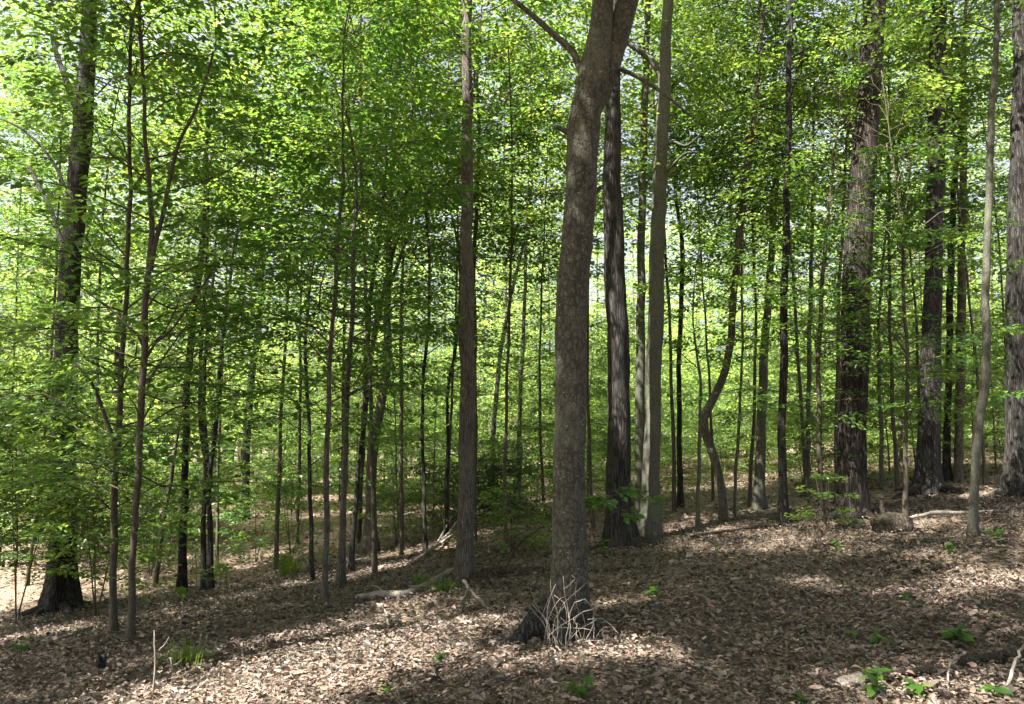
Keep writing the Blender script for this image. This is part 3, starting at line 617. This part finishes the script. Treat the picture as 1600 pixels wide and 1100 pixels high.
make_tree('slim_tree', 'dark thin stem right of the smooth grey trunk',
    [(1063, 792, 11), (1062, 700, 10), (1061, 560, 9), (1066, 400, 8)], 'bark_dark', top=12, t0=.4, nb=40, length=2.2, seed=34, leaf_len=.1)
make_tree('sapling', 'small pale sapling left of the crooked trunk',
    [(1090, 828, 8), (1091, 760, 7), (1093, 680, 6), (1094, 600, 5)], 'bark_grey', top=5, t0=.3, nb=30, length=1.1, seed=35, spray=.5)
make_tree('sapling', 'pencil-thin sapling right of the crooked trunk foot',
    [(1147, 808, 6), (1152, 700, 6), (1158, 600, 5), (1160, 480, 4)], 'bark_grey', top=7, t0=.3, nb=34, length=1.4, seed=36, spray=.6)
make_tree('sapling', 'thin sapling right behind the thick reddish trunk',
    [(1378, 765, 8), (1376, 650, 7), (1373, 560, 6), (1376, 450, 5)], 'bark_grey', top=9, t0=.25, nb=42, length=1.7, seed=37, leaf_len=.095)
make_tree('slim_tree', 'pale birch-like stem seen high between dark pole trunk and thick reddish trunk',
    [(1262, 775, 8), (1263, 640, 8), (1265, 520, 8), (1268, 400, 7), (1270, 300, 6)], 'bark_grey', top=11, t0=.4, nb=36, length=1.9, seed=38, leaf_len=.095)

# ------------------------------------------------------------------ unseen trees added outside the frame so that their crowns shade the floor
def shade_tree(x, y, H, label, seed, nb=72, length=4.8):
    rng = np.random.default_rng(3000 + seed); b = np.array([x, y, g1(x, y)])
    root = link('added_shade_tree', None, loc=b); tag(root, label, 'tree')
    zz = np.linspace(0, H, 9); P = np.stack([.12 * np.sin(zz * .3 + seed), .12 * np.cos(zz * .27 + seed), zz, np.interp(zz, [0, H], [.2, .02])], -1)
    P[0, :2] = 0
    link('trunk', trunk_mesh(rng, P, 16, .25, .4, .03, 9, 'bark_dark'), root)
    c = link('crown', foliage(rng, P, .40, nb, length, .19, small=True, origin=b, gaps=GAPS, wood='bark_dark', **CAN), root); c['kind'] = 'stuff'
for i, (x, y, H, lab) in enumerate([
        (-9, 3.2, 18, 'tall unseen tree added for shade left of the camera, nearest beside it'), (-6.2, -1.5, 17, 'tall unseen tree added for shade behind the camera on the left'),
        (-12.5, 7.5, 19, 'tall unseen tree added for shade left of the picture, level with the forked tree'), (-11, -2.5, 18, 'tall unseen tree added for shade far back on the left of the camera'),
        (-1.6, -2.6, 17, 'tall unseen tree added for shade straight behind the camera'),
        (-3.4, 1.2, 16, 'tall unseen tree added for shade close to the left of the camera'), (-7.2, 5.0, 15, 'mid-high unseen tree added for shade just left of the picture'),
        (3.2, -.8, 16, 'tall unseen tree added for shade close to the right of the camera'),
        (-3.5, -6, 18, 'tall unseen tree added for shade farthest behind the camera'), (7.5, 3.5, 16, 'tall unseen tree added for shade right of the camera'), (3.6, 2.4, 15, 'mid-high unseen tree added for shade just right of the camera, ahead of it'), (-4.9, 4.4, 15, 'mid-high unseen tree added for shade left of the picture, nearest to its edge'), (-1.8, .6, 15, 'mid-high unseen tree added for shade right beside the camera on the left')]):
    shade_tree(x, y, H, lab, i)

# ------------------------------------------------------------------ background trees: a few built, then copied
def proto(kind, seed):
    rng = np.random.default_rng(5000 + seed)
    if kind == 'sapling': H, r, t0, nb, ln, ll, sp, wood = rng.uniform(4.2, 7), .024, .07, 46, 1.7, .115, .75, 'bark_grey'
    elif kind == 'mid': H, r, t0, nb, ln, ll, sp, wood = rng.uniform(10, 13), .075, .22, 52, 2.4, .12, .95, 'bark_brown'
    else: H, r, t0, nb, ln, ll, sp, wood = rng.uniform(19, 23), .18, .36, 54, 4.0, .15, 1.35, 'bark_dark'
    zz = np.linspace(0, H, 12); w = .03 * H
    P = np.stack([w * np.sin(zz / H * 3 + seed) * zz / H, w * np.cos(zz / H * 4 + seed * 2) * zz / H, zz, r * (1 - .88 * zz / H)], -1)
    nm = {'sapling': 'background_sapling', 'mid': 'background_tree', 'tall': 'tall_background_tree'}[kind]
    root = link(nm, None)
    lab = {'sapling': 'one of the low leafy saplings filling the green background between the trunks',
           'mid': 'one of the thin-stemmed leafy trees crowding the background behind the traced trunks',
           'tall': 'one of the tall distant trees whose crowns close the background against the sky'}[kind].replace('traced ', 'larger ')
    tag(root, lab, 'tree', {'sapling': 'low saplings in the background', 'mid': 'thin-stemmed trees in the background', 'tall': 'tall trees in the background'}[kind])
    link('trunk', trunk_mesh(rng, P, 8, .5, .3, .03, 0, wood), root)
    c = link('crown', foliage(rng, P, t0, nb, ln, ll, spray=sp, per_m=2.6, small=kind != 'tall', leaf='leaf_far', wood=wood, el=(10, 45)), root); c['kind'] = 'stuff'
    return root
PROTO = {k: [proto(k, s + 20 * j) for s in range(4)] for j, k in enumerate(('sapling', 'mid', 'tall'))}
used = {k: [False] * 4 for k in PROTO}
rng = np.random.default_rng(77)
placed = [(o.location.x, o.location.y) for o in SC.objects if o.type == 'EMPTY' and o.location.length > 1]
def scatter(kind, n, ymin, ymax, gapd):
    k = 0; tries = 0
    while k < n and tries < 9000:
        tries += 1
        y = math.sqrt(rng.uniform(ymin ** 2, ymax ** 2)); x = rng.uniform(-1, 1) * (y * .72 + 2)
        if any((x - a) ** 2 + (y - b) ** 2 < gapd ** 2 for a, b in placed): continue
        px = 800 + F_PX * x / y
        if kind == 'sapling' and y < 17 and 600 < px < 1250: continue
        placed.append((x, y)); v = int(rng.integers(0, 4))
        o = PROTO[kind][v] if not used[kind][v] else copy_tree(PROTO[kind][v])
        used[kind][v] = True
        o.location = (x, y, g1(x, y)); o.rotation_euler = (rng.normal(0, .03), rng.normal(0, .03), rng.uniform(0, 6.28))
        s = rng.uniform(.8, 1.2); o.scale = (s, s, s * rng.uniform(.9, 1.12)); k += 1
scatter('tall', 13, 22, 52, 4)
scatter('mid', 40, 18, 46, 2.3)
scatter('sapling', 112, 16, 36, 1.0)


# slender midstory trees, bare below and leafy above, right behind the larger trunks
def high_proto(seed):
    rng = np.random.default_rng(5600 + seed); H = rng.uniform(11.5, 14); zz = np.linspace(0, H, 12)
    P = np.stack([.4 * np.sin(zz / H * 4 + seed) * zz / H, .4 * np.cos(zz / H * 3 + seed) * zz / H, zz, .038 * (1 - .85 * zz / H)], -1)
    root = link('midstory_tree', None); tag(root, 'one of the slender trees behind the larger trunks, leafy only above head height', 'tree', 'slender trees behind the larger trunks')
    link('trunk', trunk_mesh(rng, P, 8, .4, .3, .03, 0, 'bark_slim'), root)
    c = link('crown', foliage(rng, P, .40, 52, 2.3, .122, spray=.9, per_m=2.8, el=(15, 55)), root); c['kind'] = 'stuff'
    return root
PROTO['high'] = [high_proto(q) for q in range(4)]; used['high'] = [False] * 4
for i, (px, y) in enumerate([(15, 18.5), (-40, 16), (60, 16.5), (160, 17.5), (255, 15), (350, 16), (440, 14.5), (470, 18), (540, 16.5), (630, 14), (590, 12), (700, 17), (790, 14), (850, 17.5), (925, 15), (1050, 16.5),
                             (1110, 18), (1165, 16), (1255, 16.8), (1300, 15), (1395, 16.6), (1430, 18), (1530, 16), (1570, 18)]):
    x = (px - 800) / F_PX * y; v = i % 4
    o = PROTO['high'][v] if not used['high'][v] else copy_tree(PROTO['high'][v]); used['high'][v] = True
    o.location = (x, y, g1(x, y)); o.rotation_euler = (rng.normal(0, .03), rng.normal(0, .03), rng.uniform(0, 6.28)); q = rng.uniform(.88, 1.15); o.scale = (q, q, q)

# low shrubs that close the understory
def shrub_proto(seed):
    rng = np.random.default_rng(8000 + seed)
    root = link('background_shrub', None); tag(root, 'one of the low leafy shrubs closing the view at the foot of the background', 'shrub', 'low shrubs in the background')
    H = 1.7; zz = np.linspace(0, H, 7)
    for q in range(3):
        a = q * 2.1 + rng.uniform(0, 1)
        P = np.stack([.35 * math.cos(a) * zz / H, .35 * math.sin(a) * zz / H, zz, .014 * (1 - .8 * zz / H)], -1)
        link('stem', trunk_mesh(rng, P, 6, .3, 0, .03, 0, 'bark_slim', name='stem', knots=0), root)
    P = np.stack([0 * zz, 0 * zz, zz, .012 + 0 * zz], -1)
    c = link('crown', foliage(rng, P, .12, 34, 1.15, .09, spray=.6, per_m=3.4, small=True, leaf='leaf_far', el=(5, 50)), root); c['kind'] = 'stuff'
    return root
PROTO['shrub'] = [shrub_proto(q) for q in range(4)]; used['shrub'] = [False] * 4
scatter('shrub', 75, 18, 38, 1.0)

# the wood beyond, one mass
def far_wood():
    rng = np.random.default_rng(9); n = 2600
    y = rng.uniform(44, 78, n); x = rng.uniform(-1, 1, n) * (y * .8 + 4); z = rng.uniform(.3, 1, n) ** .8 * rng.uniform(2, 19, n)
    P = np.stack([x, y, z], -1)
    V, F, r = build_sprays(rng, P, rng.uniform(0, 6.28, n), rng.normal(0, .2, n), rng.uniform(2.2, 4.2, n), .42, small=False)
    m = 260; yy = rng.uniform(46, 76, m); xx = rng.uniform(-1, 1, m) * (yy * .8); hh = rng.uniform(9, 20, m)
    zz = np.linspace(0, 1, 5)[None, :, None]; base = np.stack([xx, yy, ground(xx, yy) - .2], -1)
    TP = base[:, None] + zz * np.stack([rng.normal(0, .8, m), rng.normal(0, .8, m), hh], -1)[:, None]
    V2, F2 = tubes(TP, np.linspace(1, .2, 5)[None] * rng.uniform(.06, .2, m)[:, None], 5)
    o = link('far_woodland', mesh_from('far_woodland', np.concatenate([V, V2]), [np.concatenate([F, F2 + len(V)])], ['leaf_far', 'bark_brown'],
             np.r_[np.zeros(len(F)), np.ones(len(F2))], np.r_[r, np.zeros(len(F2))]))
    tag(o, 'far green woodland seen as one mass behind everything', 'woodland', kind='stuff')
far_wood()

# ------------------------------------------------------------------ small things on the floor
def stick_mesh(rng, P, matn, sides=9, wob=.12, name='wood'):
    P = np.asarray(P, float); ln = np.linalg.norm(np.diff(P[:, :3], axis=0), axis=1).sum(); m = max(6, int(ln / .07)); q = resample(P, m)
    q[1:-1, :3] += rng.normal(0, .004, (m - 2, 3))
    ph = rng.uniform(0, 6, 3); h = np.linspace(0, ln, m)[None, :, None]
    V, Q = tubes(q[None, :, :3], np.maximum(q[:, 3], .0015)[None], sides, lambda P_, a: 1 + wob * np.sin(2 * a + ph[0] + 4 * h) + .5 * wob * np.sin(5 * a + ph[1] - 7 * h))
    return mesh_from(name, V, [Q, np.arange(sides)[None, ::-1], np.arange(sides)[None] + (m - 1) * sides], [matn], smooth=True)
def px_path(pts, lift=0.0):
    """points lying on the floor: (px, py, width px, lift in m)"""
    out = []
    for (px, py, w, up) in pts:
        p = on_ground(px, py); r = w * .5 * p[1] / F_PX; out.append((p[0], p[1], p[2] + r * .6 + up + lift, r))
    return np.array(out)
def fallen(name, label, pts, matn, cat, twigs=(), seed=0):
    rng = np.random.default_rng(400 + seed); P = px_path(pts); b = P[len(P) // 2, :3].copy(); P[:, :3] -= b
    o = link(name, None, loc=b); tag(o, label, cat)
    wd = link('wood', stick_mesh(rng, P, matn, 14 if cat == 'log' else 9, .26 if cat == 'log' else .12), o)
    for t in twigs:
        T = px_path(t); T[:, :3] -= b; link('twig', stick_mesh(rng, T, matn, 5, name='twig'), wd)
    return o
fallen('fallen_branch', 'long pale fallen branch lying from the straight brown trunk down to the left',
    [(556, 940, 7, .03), (600, 936, 11, .03), (632, 934, 11, .02), (672, 918, 10, .03), (706, 898, 9, .03)], 'dead', 'branch',
    [[(632, 934, 5, .03), (650, 926, 4, .06), (690, 924, 3, .03)], [(600, 936, 4, .04), (588, 924, 3, .05), (570, 920, 2, .02)]], 1)
fallen('fallen_branch', 'grey fallen branch with a brushy end behind the straight brown trunk',
    [(640, 886, 5, .02), (662, 872, 6, .04), (688, 856, 6, .08), (706, 842, 4, .15)], 'dead', 'branch',
    [[(680, 862, 4, .06), (694, 846, 3, .2), (706, 828, 2, .3)], [(686, 858, 4, .06), (700, 854, 3, .15), (716, 846, 2, .2)], [(690, 854, 3, .08), (694, 836, 2, .2), (690, 824, 1, .35)], [(696, 850, 3, .1), (712, 838, 2, .25), (722, 832, 1, .3)]], 2)
fallen('fallen_branch', 'small forked white branch below the foot of the straight brown trunk',
    [(724, 926, 5, .12), (740, 938, 5, .05), (764, 954, 4, .0)], 'dead', 'branch', [[(733, 933, 4, .08), (724, 940, 3, .03), (714, 950, 2, .0)]], 3)
fallen('fallen_branch', 'thin pale broken twig on the lit leaves left of centre',
    [(588, 948, 4, .02), (602, 962, 4, .03), (606, 978, 3, .0)], 'dead', 'branch', [[(602, 962, 3, .03), (616, 966, 2, .02)]], 4)
fallen('fallen_log', 'dark rotting log lying between the straight brown and the forked trunk',
    [(742, 908, 16, 0), (770, 902, 17, 0), (800, 900, 14, 0), (850, 897, 11, .02)], 'rot', 'log', [], 5)
fallen('fallen_branch', 'thin branch propped above the rotting log left of the forked trunk',
    [(785, 900, 4, .0), (800, 884, 4, .12), (816, 868, 3, .2), (856, 846, 2, .3)], 'rot', 'branch', [[(800, 884, 3, .12), (806, 872, 2, .25), (800, 858, 1, .35)]], 6)
fallen('fallen_log', 'dark log half buried in the leaves, dipping toward the left foreground',
    [(352, 1004, 12, 0), (374, 1003, 15, 0), (392, 1000, 12, 0)], 'rot', 'log', [], 7)
fallen('fallen_log', 'long dark log at the bottom right, crossing the lit corner',
    [(1372, 1068, 10, .01), (1400, 1063, 13, .01), (1450, 1060, 14, .01), (1476, 1058, 11, .01)], 'rot', 'log', [], 8)
fallen('fallen_log', 'grey fallen log running out of the right edge near the bottom',
    [(1500, 1048, 12, .02), (1540, 1040, 14, .02), (1580, 1033, 14, .02), (1625, 1026, 14, .02)], 'rot', 'log', [], 9)
fallen('log_piece', 'short stout grey log piece at the bottom right',
    [(1312, 1080, 16, .01), (1330, 1074, 19, .01), (1352, 1066, 17, .01)], 'dead', 'log', [], 10)
fallen('fallen_branch', 'bent white twig standing out of the lit leaves at bottom right',
    [(1482, 1084, 3, .0), (1484, 1066, 3, .08), (1496, 1050, 3, .08), (1512, 1034, 3, .05)], 'dead', 'branch', [], 11)
fallen('fallen_branch', 'pale stick slanting up in the bottom right corner',
    [(1572, 1095, 5, .02), (1590, 1066, 5, .12), (1604, 1048, 4, .16)], 'dead', 'branch', [], 12)
fallen('fallen_branch', 'dark thin stick lying left of the bottom right seedlings',
    [(1390, 1030, 5, .01), (1412, 1014, 5, .02), (1436, 994, 4, .03)], 'rot', 'branch', [], 13)
fallen('fallen_branch', 'pale fallen pole behind the rotten stump on the right',
    [(1420, 816, 6, .03), (1460, 809, 6, .05), (1500, 806, 5, .03), (1560, 801, 4, .02)], 'dead', 'branch', [], 14)
fallen('fallen_branch', 'pale stick on the floor right of the left thick trunk',
    [(92, 1002, 5, .02), (120, 994, 6, .03), (148, 984, 5, .02)], 'dead', 'branch', [[(120, 994, 3, .03), (118, 986, 2, .08)]], 15)
fallen('fallen_branch', 'thin pale stick by the feet of the twin saplings',
    [(188, 1004, 4, .02), (206, 1016, 4, .02)], 'dead', 'branch', [], 16)
fallen('fallen_branch', 'thin dark branch along the slope left of the thick reddish trunk',
    [(1080, 842, 4, .02), (1150, 832, 5, .03), (1200, 826, 5, .03), (1234, 822, 4, .02)], 'rot', 'branch', [], 17)

# rotten stump on the right, a snag and a dark stub
def stump(name, label, px, py, w, h, seed, matn='rot', tilt=0., hollow=True):
    rng = np.random.default_rng(600 + seed); b = on_ground(px, py); k = b[1] / F_PX; R = w * .5 * k; H = h * k
    n = 16; a = np.arange(n) * 2 * math.pi / n; ph = rng.uniform(0, 6, 4); rows = []
    for u in np.linspace(0, 1, 7):
        r = R * (1.1 - .25 * u + .12 * np.sin(2 * a + ph[0]) + .09 * np.sin(5 * a + ph[1] + 3 * u) + rng.normal(0, .03, n))
        z = H * u * (1 + (.25 * np.sin(3 * a + ph[2]) + .2 * np.sin(7 * a + ph[3])) * u) - .05 * (u == 0)
        rows.append(np.stack([r * np.cos(a) + tilt * z, r * np.sin(a) * .8, z], -1))
    for u, s in ((.85, .7), (.35 if hollow else .95, .45)):
        p = rows[6].copy(); p[:, :2] *= s; p[:, 2] = p[:, 2] * u; rows.append(p)
    V = np.concatenate(rows); m = len(rows); i = np.arange(m - 1)[:, None] * n; j = np.arange(n)[None]; j2 = (j + 1) % n
    Q = np.stack([i + j, i + j2, i + n + j2, i + n + j], -1).reshape(-1, 4)
    o = link(name, mesh_from(name, V, [Q, np.arange(n)[None] + (m - 1) * n], [matn], smooth=True), loc=b); tag(o, label, 'stump'); return o
fallen('rotten_log', 'short dark mossy rotten log on the right, hollow at its left end', [(1368, 832, 20, .02), (1382, 832, 27, .03), (1400, 831, 28, .03), (1424, 829, 22, .01)], 'rot', 'log', [[(1384, 832, 8, .1), (1380, 820, 6, .22), (1378, 812, 3, .28)]], 18)
stump('broken_snag', 'small broken dark snag below the bright-leaved sapling', 1277, 846, 15, 20, 2, 'rot')
stump('dark_stub', 'small blackened stub on the left foreground floor', 157, 1052, 16, 22, 3, 'char')
stump('dark_stub', 'low dark stub right behind the foot of the straight brown trunk', 762, 908, 26, 16, 4, 'rot')

# dead brush leaning on the foot of the forked tree
def dead_brush():
    rng = np.random.default_rng(12); b = on_ground(888, 1012); o = link('dead_brush', None, loc=b)
    tag(o, 'tangle of bare whitish dead twigs at the foot of the forked tree', 'dead brush')
    y = b[1]
    S = [[(850, 1008), (853, 985), (862, 955), (876, 935), (888, 930)], [(866, 1018), (872, 985), (870, 955), (862, 930), (860, 905)], [(884, 1014), (892, 980), (888, 950), (882, 925), (880, 900)],
         [(884, 1014), (890, 960), (900, 940), (915, 935), (925, 950), (928, 965)], [(912, 1010), (914, 985), (912, 965), (905, 950), (886, 958)], [(870, 1016), (862, 990), (853, 970), (856, 955), (868, 962), (880, 990), (876, 1012)],
         [(925, 985), (905, 980), (880, 982), (862, 975)], [(918, 968), (940, 968), (955, 975), (966, 990)], [(890, 1000), (905, 985), (920, 975), (932, 968)], [(880, 920), (900, 905), (892, 898)],
         [(866, 930), (880, 940), (886, 955), (884, 975)], [(930, 1000), (938, 985), (952, 980)], [(858, 990), (848, 965), (856, 940), (866, 915)], [(905, 960), (898, 925), (906, 900), (920, 908)],
         [(872, 1000), (884, 1012), (894, 1000), (888, 975), (876, 965)], [(940, 1005), (925, 1000), (910, 1004), (900, 990)]]
    for i in range(16):
        px = rng.uniform(852, 935); py = rng.uniform(985, 1015); st = [(px, py)]; dx = rng.normal(0, 6); dy = -rng.uniform(14, 28)
        for j in range(int(rng.integers(2, 5))):
            px += dx; py += dy; dx += rng.normal(0, 7); dy = dy * .8 + rng.normal(0, 6); st.append((px, py))
        S.append(st)
    for i, st in enumerate(S):
        q = []
        for j, (px, py) in enumerate(st):
            dy = -.26 - .05 * (i % 4) + rng.normal(0, .025)
            p = at_depth(px, py, y + dy + .2); gz = g1(p[0], p[1])
            if p[2] < gz + .01: p = on_ground(px, py); p[2] += .01
            q.append((*(p - b), (.0045 if i in (0, 1, 2, 3, 5) else .0027) * (1 - .55 * j / len(st))))
        link('twig', stick_mesh(rng, q, 'white_twig', 5, name='twig'), o)
dead_brush()

# dead upright stalks on the left
for i, (px, py, top, lean, lab) in enumerate([(239, 1090, 985, 2, 'tall pale dead stalk in the left foreground, nearest the camera'), (268, 1062, 1028, -2, 'short pale dead stalk right of the tall one'),
                               (282, 985, 930, 3, 'thin dead stalk standing behind the grass tuft'), (306, 925, 865, 0, 'pale dead stalk beside the clump of thin stems'), (360, 960, 930, 6, 'short leaning dead stalk on the left slope')]):
    rng = np.random.default_rng(70 + i); b = on_ground(px, py); p = at_depth(px + lean, top, b[1]) - b
    o = link('dead_stalk', None, loc=b); tag(o, lab, 'stalk')
    link('stem', stick_mesh(rng, [(0, 0, -.03, .008), (*(p * .5 + np.array([.01, 0, 0])), .0065), (*p, .004)], 'dead', 6, name='stem'), o)
    link('twig', stick_mesh(rng, [(*(p * .6), .004), (*(p * .75 + np.array([.05, .02, 0])), .003), (*(p * .82 + np.array([.09, .03, .03])), .0015)], 'dead', 5, name='twig'), o)

# seedlings: every leaf a piece of its own
SEED_LEAF = [mesh_from('leaf', *(lambda V, F: (V, [F]))(*leaves(np.zeros((1, 3)), np.array([[1., 0, -.15]]), np.array([[0, 0, 1.]]), np.array([1.]), 'oval', 1.25)[:2]), ['seedling'], rnd=[v, v]) for v in (.1, .35, .6, .85)]
def seedling(px, py, hpx, nl, lpx, label, seed, spread=1.0):
    rng = np.random.default_rng(900 + seed); b = on_ground(px, py); k = b[1] / F_PX; H = hpx * k; L = lpx * k
    o = link('seedling', None, loc=b); tag(o, label, 'seedling')
    ns = max(1, nl // 6); c = 0
    for q in range(ns):
        a0 = rng.uniform(0, 6.28); top = np.array([math.cos(a0) * H * .45 * spread, math.sin(a0) * H * .45 * spread, H * rng.uniform(.75, 1.05)])
        sm = link('stem', stick_mesh(rng, [(0, 0, -.02, .004), (*(top * np.array([.35, .35, .55])), .003), (*top, .0015)], 'seedling', 5, name='stem'), o)
        for i in range(nl // ns):
            u = .35 + .65 * i / max(1, nl // ns - 1); p = top * np.array([u * u, u * u, u])
            lf = link('leaf', SEED_LEAF[int(rng.integers(0, 4))], sm, p); s = L * rng.uniform(.7, 1.2)
            lf.scale = (s, s, s); lf.rotation_euler = (rng.normal(0, .3), rng.normal(.05, .3), c * 2.4 + rng.normal(0, .3)); c += 1
for i, a in enumerate([(905, 1098, 34, 14, 22, 'dark green seedling at the bottom edge below the forked tree'), (1368, 1092, 44, 18, 22, 'bright upright seedling cluster at the bottom right'),
        (1432, 1090, 18, 8, 26, 'pair of bright broad leaves on the lit leaves at bottom right'), (1500, 1012, 30, 16, 22, 'dull green broad-leaved seedling above the grey log on the right'),
        (1378, 1012, 24, 9, 17, 'small seedling left of the dull broad-leaved one'), (1550, 1092, 18, 8, 20, 'bright seedling in the bottom right corner'), (1245, 1100, 16, 8, 20, 'dark seedling cut by the bottom edge on the right'),
        (690, 1035, 20, 8, 12, 'tiny seedling in the shade left of the charred root'), (30, 1022, 20, 12, 13, 'low green seedling at the left edge'), (1415, 940, 18, 9, 15, 'small seedling near the lit patch on the right'),
        (1310, 862, 16, 9, 12, 'small seedling below the bright-leaved sapling'), (1490, 865, 16, 9, 13, 'small seedling left of the slim pale trunk foot'), (1015, 935, 20, 9, 13, 'small seedling right of the forked trunk foot'), (945, 870, 26, 12, 13, 'seedling at the foot of the dark trunk'),
        (660, 918, 26, 14, 12, 'light seedling tuft beside the long pale branch'), (1330, 1000, 14, 6, 14, 'little seedling in the right middle of the floor'), (600, 1085, 14, 6, 12, 'little seedling on the lit floor left of centre'), (1560, 850, 20, 12, 14, 'seedling right of the slim pale trunk foot')]):
    seedling(*a, i)

# leafy sprigs and low bushes
def bush(name, label, px, py, hpx, nb, length, leaf, ll, seed, cat='shrub', t0=.1, spray=.5, shape='kite', el=(5, 55), stems=3):
    rng = np.random.default_rng(700 + seed); b = on_ground(px, py); H = hpx * b[1] / F_PX; zz = np.linspace(0, H, 7)
    o = link(name, None, loc=b); tag(o, label, cat)
    for q in range(stems):
        a = q * 2.1 + rng.uniform(0, 1); w = .18 * H if stems > 1 else .02
        P = np.stack([w * math.cos(a) * zz / H, w * math.sin(a) * zz / H, zz, .012 * (1 - .8 * zz / H)], -1)
        link('stem', trunk_mesh(rng, P, 6, .2, 0, .03, 0, 'bark_slim', name='stem', knots=0), o)
    P = np.stack([0 * zz, 0 * zz, zz, .01 + 0 * zz], -1)
    c = link('crown', foliage(rng, P, t0, nb, length, ll, spray=spray, leaf=leaf, shape=shape, el=el, origin=b), o); c['kind'] = 'stuff'
bush('evergreen_shrub', 'dark evergreen shrub in the gap between straight brown and forked trunk', 778, 812, 95, 60, 1.0, 'leaf_dark', .085, 1)
bush('evergreen_shrub', 'dark evergreen shrub left of the straight brown trunk, further back', 690, 815, 85, 46, .9, 'leaf_dark', .085, 2)
bush('leafy_bush', 'airy light bush left of the forked trunk', 800, 868, 90, 26, .7, 'leaf', .055, 3, spray=.4)
bush('leafy_sprig', 'broad-leaved sprig hanging right of the forked trunk at knee height', 955, 895, 120, 5, .4, 'leaf', .10, 4, t0=.6, shape='oval', stems=1, spray=.35)
bush('leafy_bush', 'low leafy bush around the feet of the clump of thin stems', 400, 880, 110, 26, 1.0, 'leaf', .08, 5)
bush('leafy_bush', 'leafy bush in front of the right root of the left thick trunk', 150, 968, 250, 64, 1.0, 'leaf', .08, 6, shape='oval', t0=.28, spray=.55)
bush('leafy_bush', 'dense leafy bush at the left edge of the picture', 25, 975, 400, 90, 1.15, 'leaf', .09, 7, shape='oval', spray=.65, t0=.22)
bush('leafy_bush', 'low bush between the dark thin saplings on the left', 455, 880, 120, 24, 1.0, 'leaf', .08, 8)
bush('leafy_bush', 'leafy bush behind the twin saplings', 235, 900, 190, 40, 1.3, 'leaf', .085, 9)
bush('leafy_bush', 'small leafy bush left of the curved trunk', 620, 850, 80, 36, .9, 'leaf', .075, 10)
bush('leafy_bush', 'bright low bush at the foot of the thick reddish trunk', 1290, 826, 85, 8, .35, 'leaf', .07, 11, spray=.35)

# grass tufts
def tuft(px, py, hpx, n, label, seed):
    rng = np.random.default_rng(800 + seed); b = on_ground(px, py); H = hpx * b[1] / F_PX
    a = rng.uniform(0, 6.28, n); rr = rng.uniform(0, .22, n); h = H * rng.uniform(.4, 1.1, n)
    p0 = np.stack([rr * np.cos(a), rr * np.sin(a), 0 * a - .01], -1); out = np.stack([np.cos(a), np.sin(a)], -1) * (h * rng.uniform(.2, .8, n))[:, None]
    sd = np.stack([-np.sin(a), np.cos(a), 0 * a], -1) * .004; m1 = p0 + np.c_[out * .35, h * .65]; tp = p0 + np.c_[out, h * .9]
    V = np.stack([p0 - sd, p0 + sd, m1 + sd * .8, m1 - sd * .8, tp], 1).reshape(-1, 3); i = np.arange(n)[:, None] * 5
    o = link('grass_tuft', mesh_from('grass_tuft', V, [i + np.array([0, 1, 2, 3]), i + np.array([3, 2, 4])], ['grass'], rnd=np.tile(rng.random(n), 2)), loc=b); tag(o, label, 'grass')
tuft(292, 1040, 42, 160, 'tuft of thin green grass on the left foreground slope', 1)
tuft(330, 900, 40, 200, 'grass around the clump of thin stems', 2)
tuft(690, 925, 26, 160, 'pale grass tuft left of the straight brown trunk', 3)
tuft(450, 900, 40, 220, 'wide grassy patch on the shaded left slope', 4)
